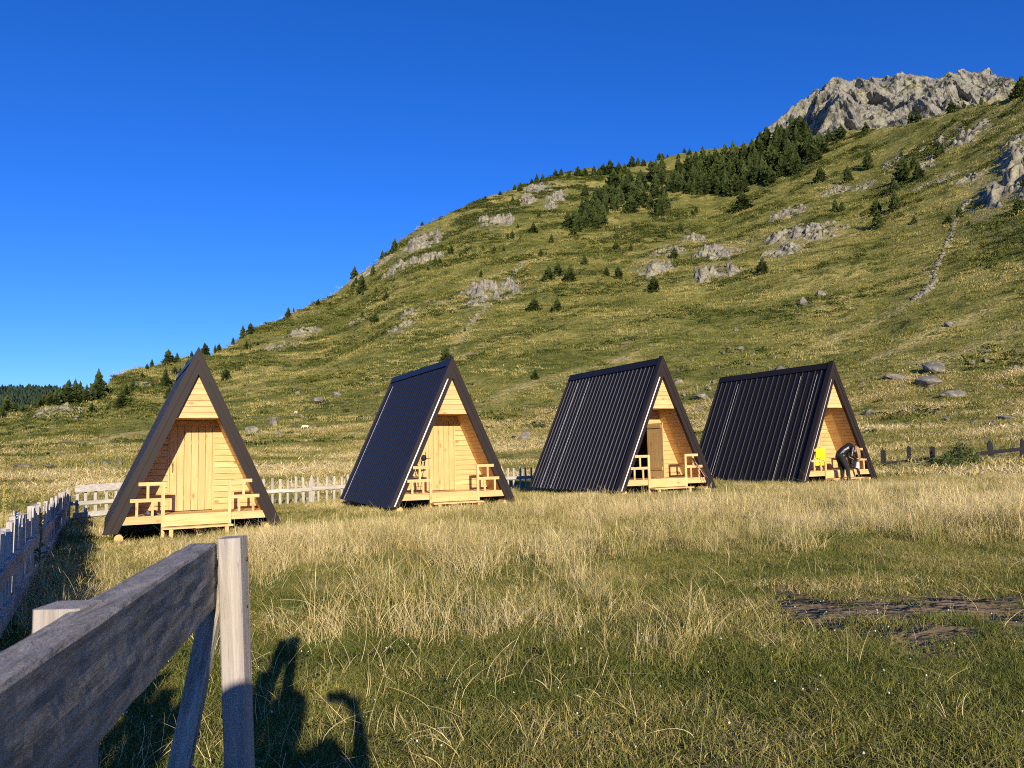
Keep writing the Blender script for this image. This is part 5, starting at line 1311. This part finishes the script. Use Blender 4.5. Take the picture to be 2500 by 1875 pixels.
def bush(u, v, r, w, h, label):
    d = pix_dir(u, v); az = math.atan2(d[0], d[1]); x, y = r*math.sin(az), r*math.cos(az)
    e = empty('bush', (x, y, gh(x, y)), 0, label, 'bush')
    rr = np.random.default_rng(int(u)); n = 900; a = rr.uniform(0, 6.28, n); q = np.sqrt(rr.random(n)) * w; z = h * rr.random(n) * (1 - (q / w) ** 2 * 0.7)
    V = np.zeros((n, 4, 3)); c = np.stack([q*np.cos(a), q*np.sin(a), z], 1); d1 = rr.normal(size=(n, 3)) * 0.09; d2 = rr.normal(size=(n, 3)) * 0.05
    V[:, 0] = c - d2; V[:, 1] = c + d1*0.5 - d2*0.2; V[:, 2] = c + d1; V[:, 3] = c + d1*0.5 + d2
    o = link('foliage', np_mesh('foliage', V.reshape(-1, 3), np.arange(4*n).reshape(-1, 4)), NEEDLE, e)
    mb = MB()
    for k in range(5): t = k*1.3; mb.tube([(0, 0, -0.05), (w*0.3*math.cos(t), w*0.3*math.sin(t), h*0.5), (w*0.6*math.cos(t), w*0.6*math.sin(t), h*0.85)], [0.02, 0.012, 0.004], 5)
    mb.build('stem', BARK, e)
bush(2350, 1140, 41.5, 0.75, 1.15, 'dark bush growing against the dark fence at right')
bush(2310, 1145, 40.5, 0.85, 0.55, 'low light green shrub in front of the dark fence')
COATD = plain('dark_brown_hide', (0.030, 0.020, 0.015), 0.8, 0.2); COATW = plain('cream_fleece', (0.62, 0.56, 0.46), 0.9, 0.1); COATB = plain('black_hide', (0.012, 0.012, 0.012), 0.8, 0.2)
def grazer(u, v, w, label, mat, name, cat, group, face):
    x, y, z, r = ray_ground(u, v); L = w * r / F_PX
    e = empty(name, (x, y, z), -math.atan2(x, y) + face, label, cat, group); S = L / 2.0
    mb = MB(); q = lambda *p: Vector(p) * S
    mb.capsule(q(-0.62, 0, 1.02), 0.30*S, q(-0.1, 0, 0.98), 0.33*S); mb.capsule(q(-0.1, 0, 0.98), 0.33*S, q(0.48, 0, 1.05), 0.30*S)
    mb.capsule(q(0.55, 0, 1.12), 0.21*S, q(0.92, 0, 0.72), 0.13*S); mb.capsule(q(0.92, 0, 0.66), 0.13*S, q(1.08, 0, 0.30), 0.08*S)
    for k in (-1, 1): mb.capsule(q(0.88, 0.1*k, 0.80), 0.035*S, q(0.84, 0.20*k, 0.86), 0.03*S)
    for sx_, hk in ((0.46, 0), (-0.60, 1)):
        for k in (-1, 1):
            if hk: mb.capsule(q(sx_, 0.15*k, 0.85), 0.16*S, q(sx_ + 0.08, 0.16*k, 0.62), 0.10*S); mb.capsule(q(sx_ + 0.08, 0.16*k, 0.62), 0.10*S, q(sx_ - 0.08, 0.16*k, 0.40), 0.06*S); mb.capsule(q(sx_ - 0.08, 0.16*k, 0.40), 0.06*S, q(sx_ - 0.05, 0.16*k, 0.04), 0.05*S)
            else: mb.capsule(q(sx_, 0.15*k, 0.85), 0.14*S, q(sx_ + 0.02, 0.16*k, 0.42), 0.07*S); mb.capsule(q(sx_ + 0.02, 0.16*k, 0.42), 0.06*S, q(sx_, 0.16*k, 0.04), 0.05*S)
    mb.capsule(q(-0.86, 0, 1.12), 0.05*S, q(-0.98, 0, 0.62), 0.04*S)
    remesh(mb.build('body', mat, e), 0.05*S, 2)
grazer(798, 872, 11, 'dark brown horse grazing highest and rightmost of three on the left slope', COATD, 'horse', 'horse', 'horses grazing on the slope', 0)
grazer(777, 882, 10, 'dark brown horse grazing in the middle of three on the left slope', COATD, 'horse', 'horse', 'horses grazing on the slope', math.pi)
grazer(733, 896, 10, 'dark brown horse grazing lowest and leftmost of three on the left slope', COATD, 'horse', 'horse', 'horses grazing on the slope', math.pi)
grazer(846, 1010, 15, 'dark horse grazing on the straw-coloured slope left of the second cabin', COATD, 'horse', 'horse', 'horses grazing on the slope', math.pi)
grazer(920, 965, 11, 'dark horse grazing just left of the second cabin ridge', COATD, 'horse', 'horse', 'horses grazing on the slope', 0)
grazer(745, 1050, 18, 'cream white sheep grazing right of the boulders between first two cabins', COATW, 'sheep', 'sheep', 'white sheep on the slope', math.pi)
grazer(722, 1013, 11, 'small white sheep standing beside a boulder farther up the slope', COATW, 'sheep', 'sheep', 'white sheep on the slope', 2.4)
grazer(1254, 1073, 12, 'small black animal beside the big boulder behind the second cabin', COATB, 'dog', 'dog', None, math.pi)
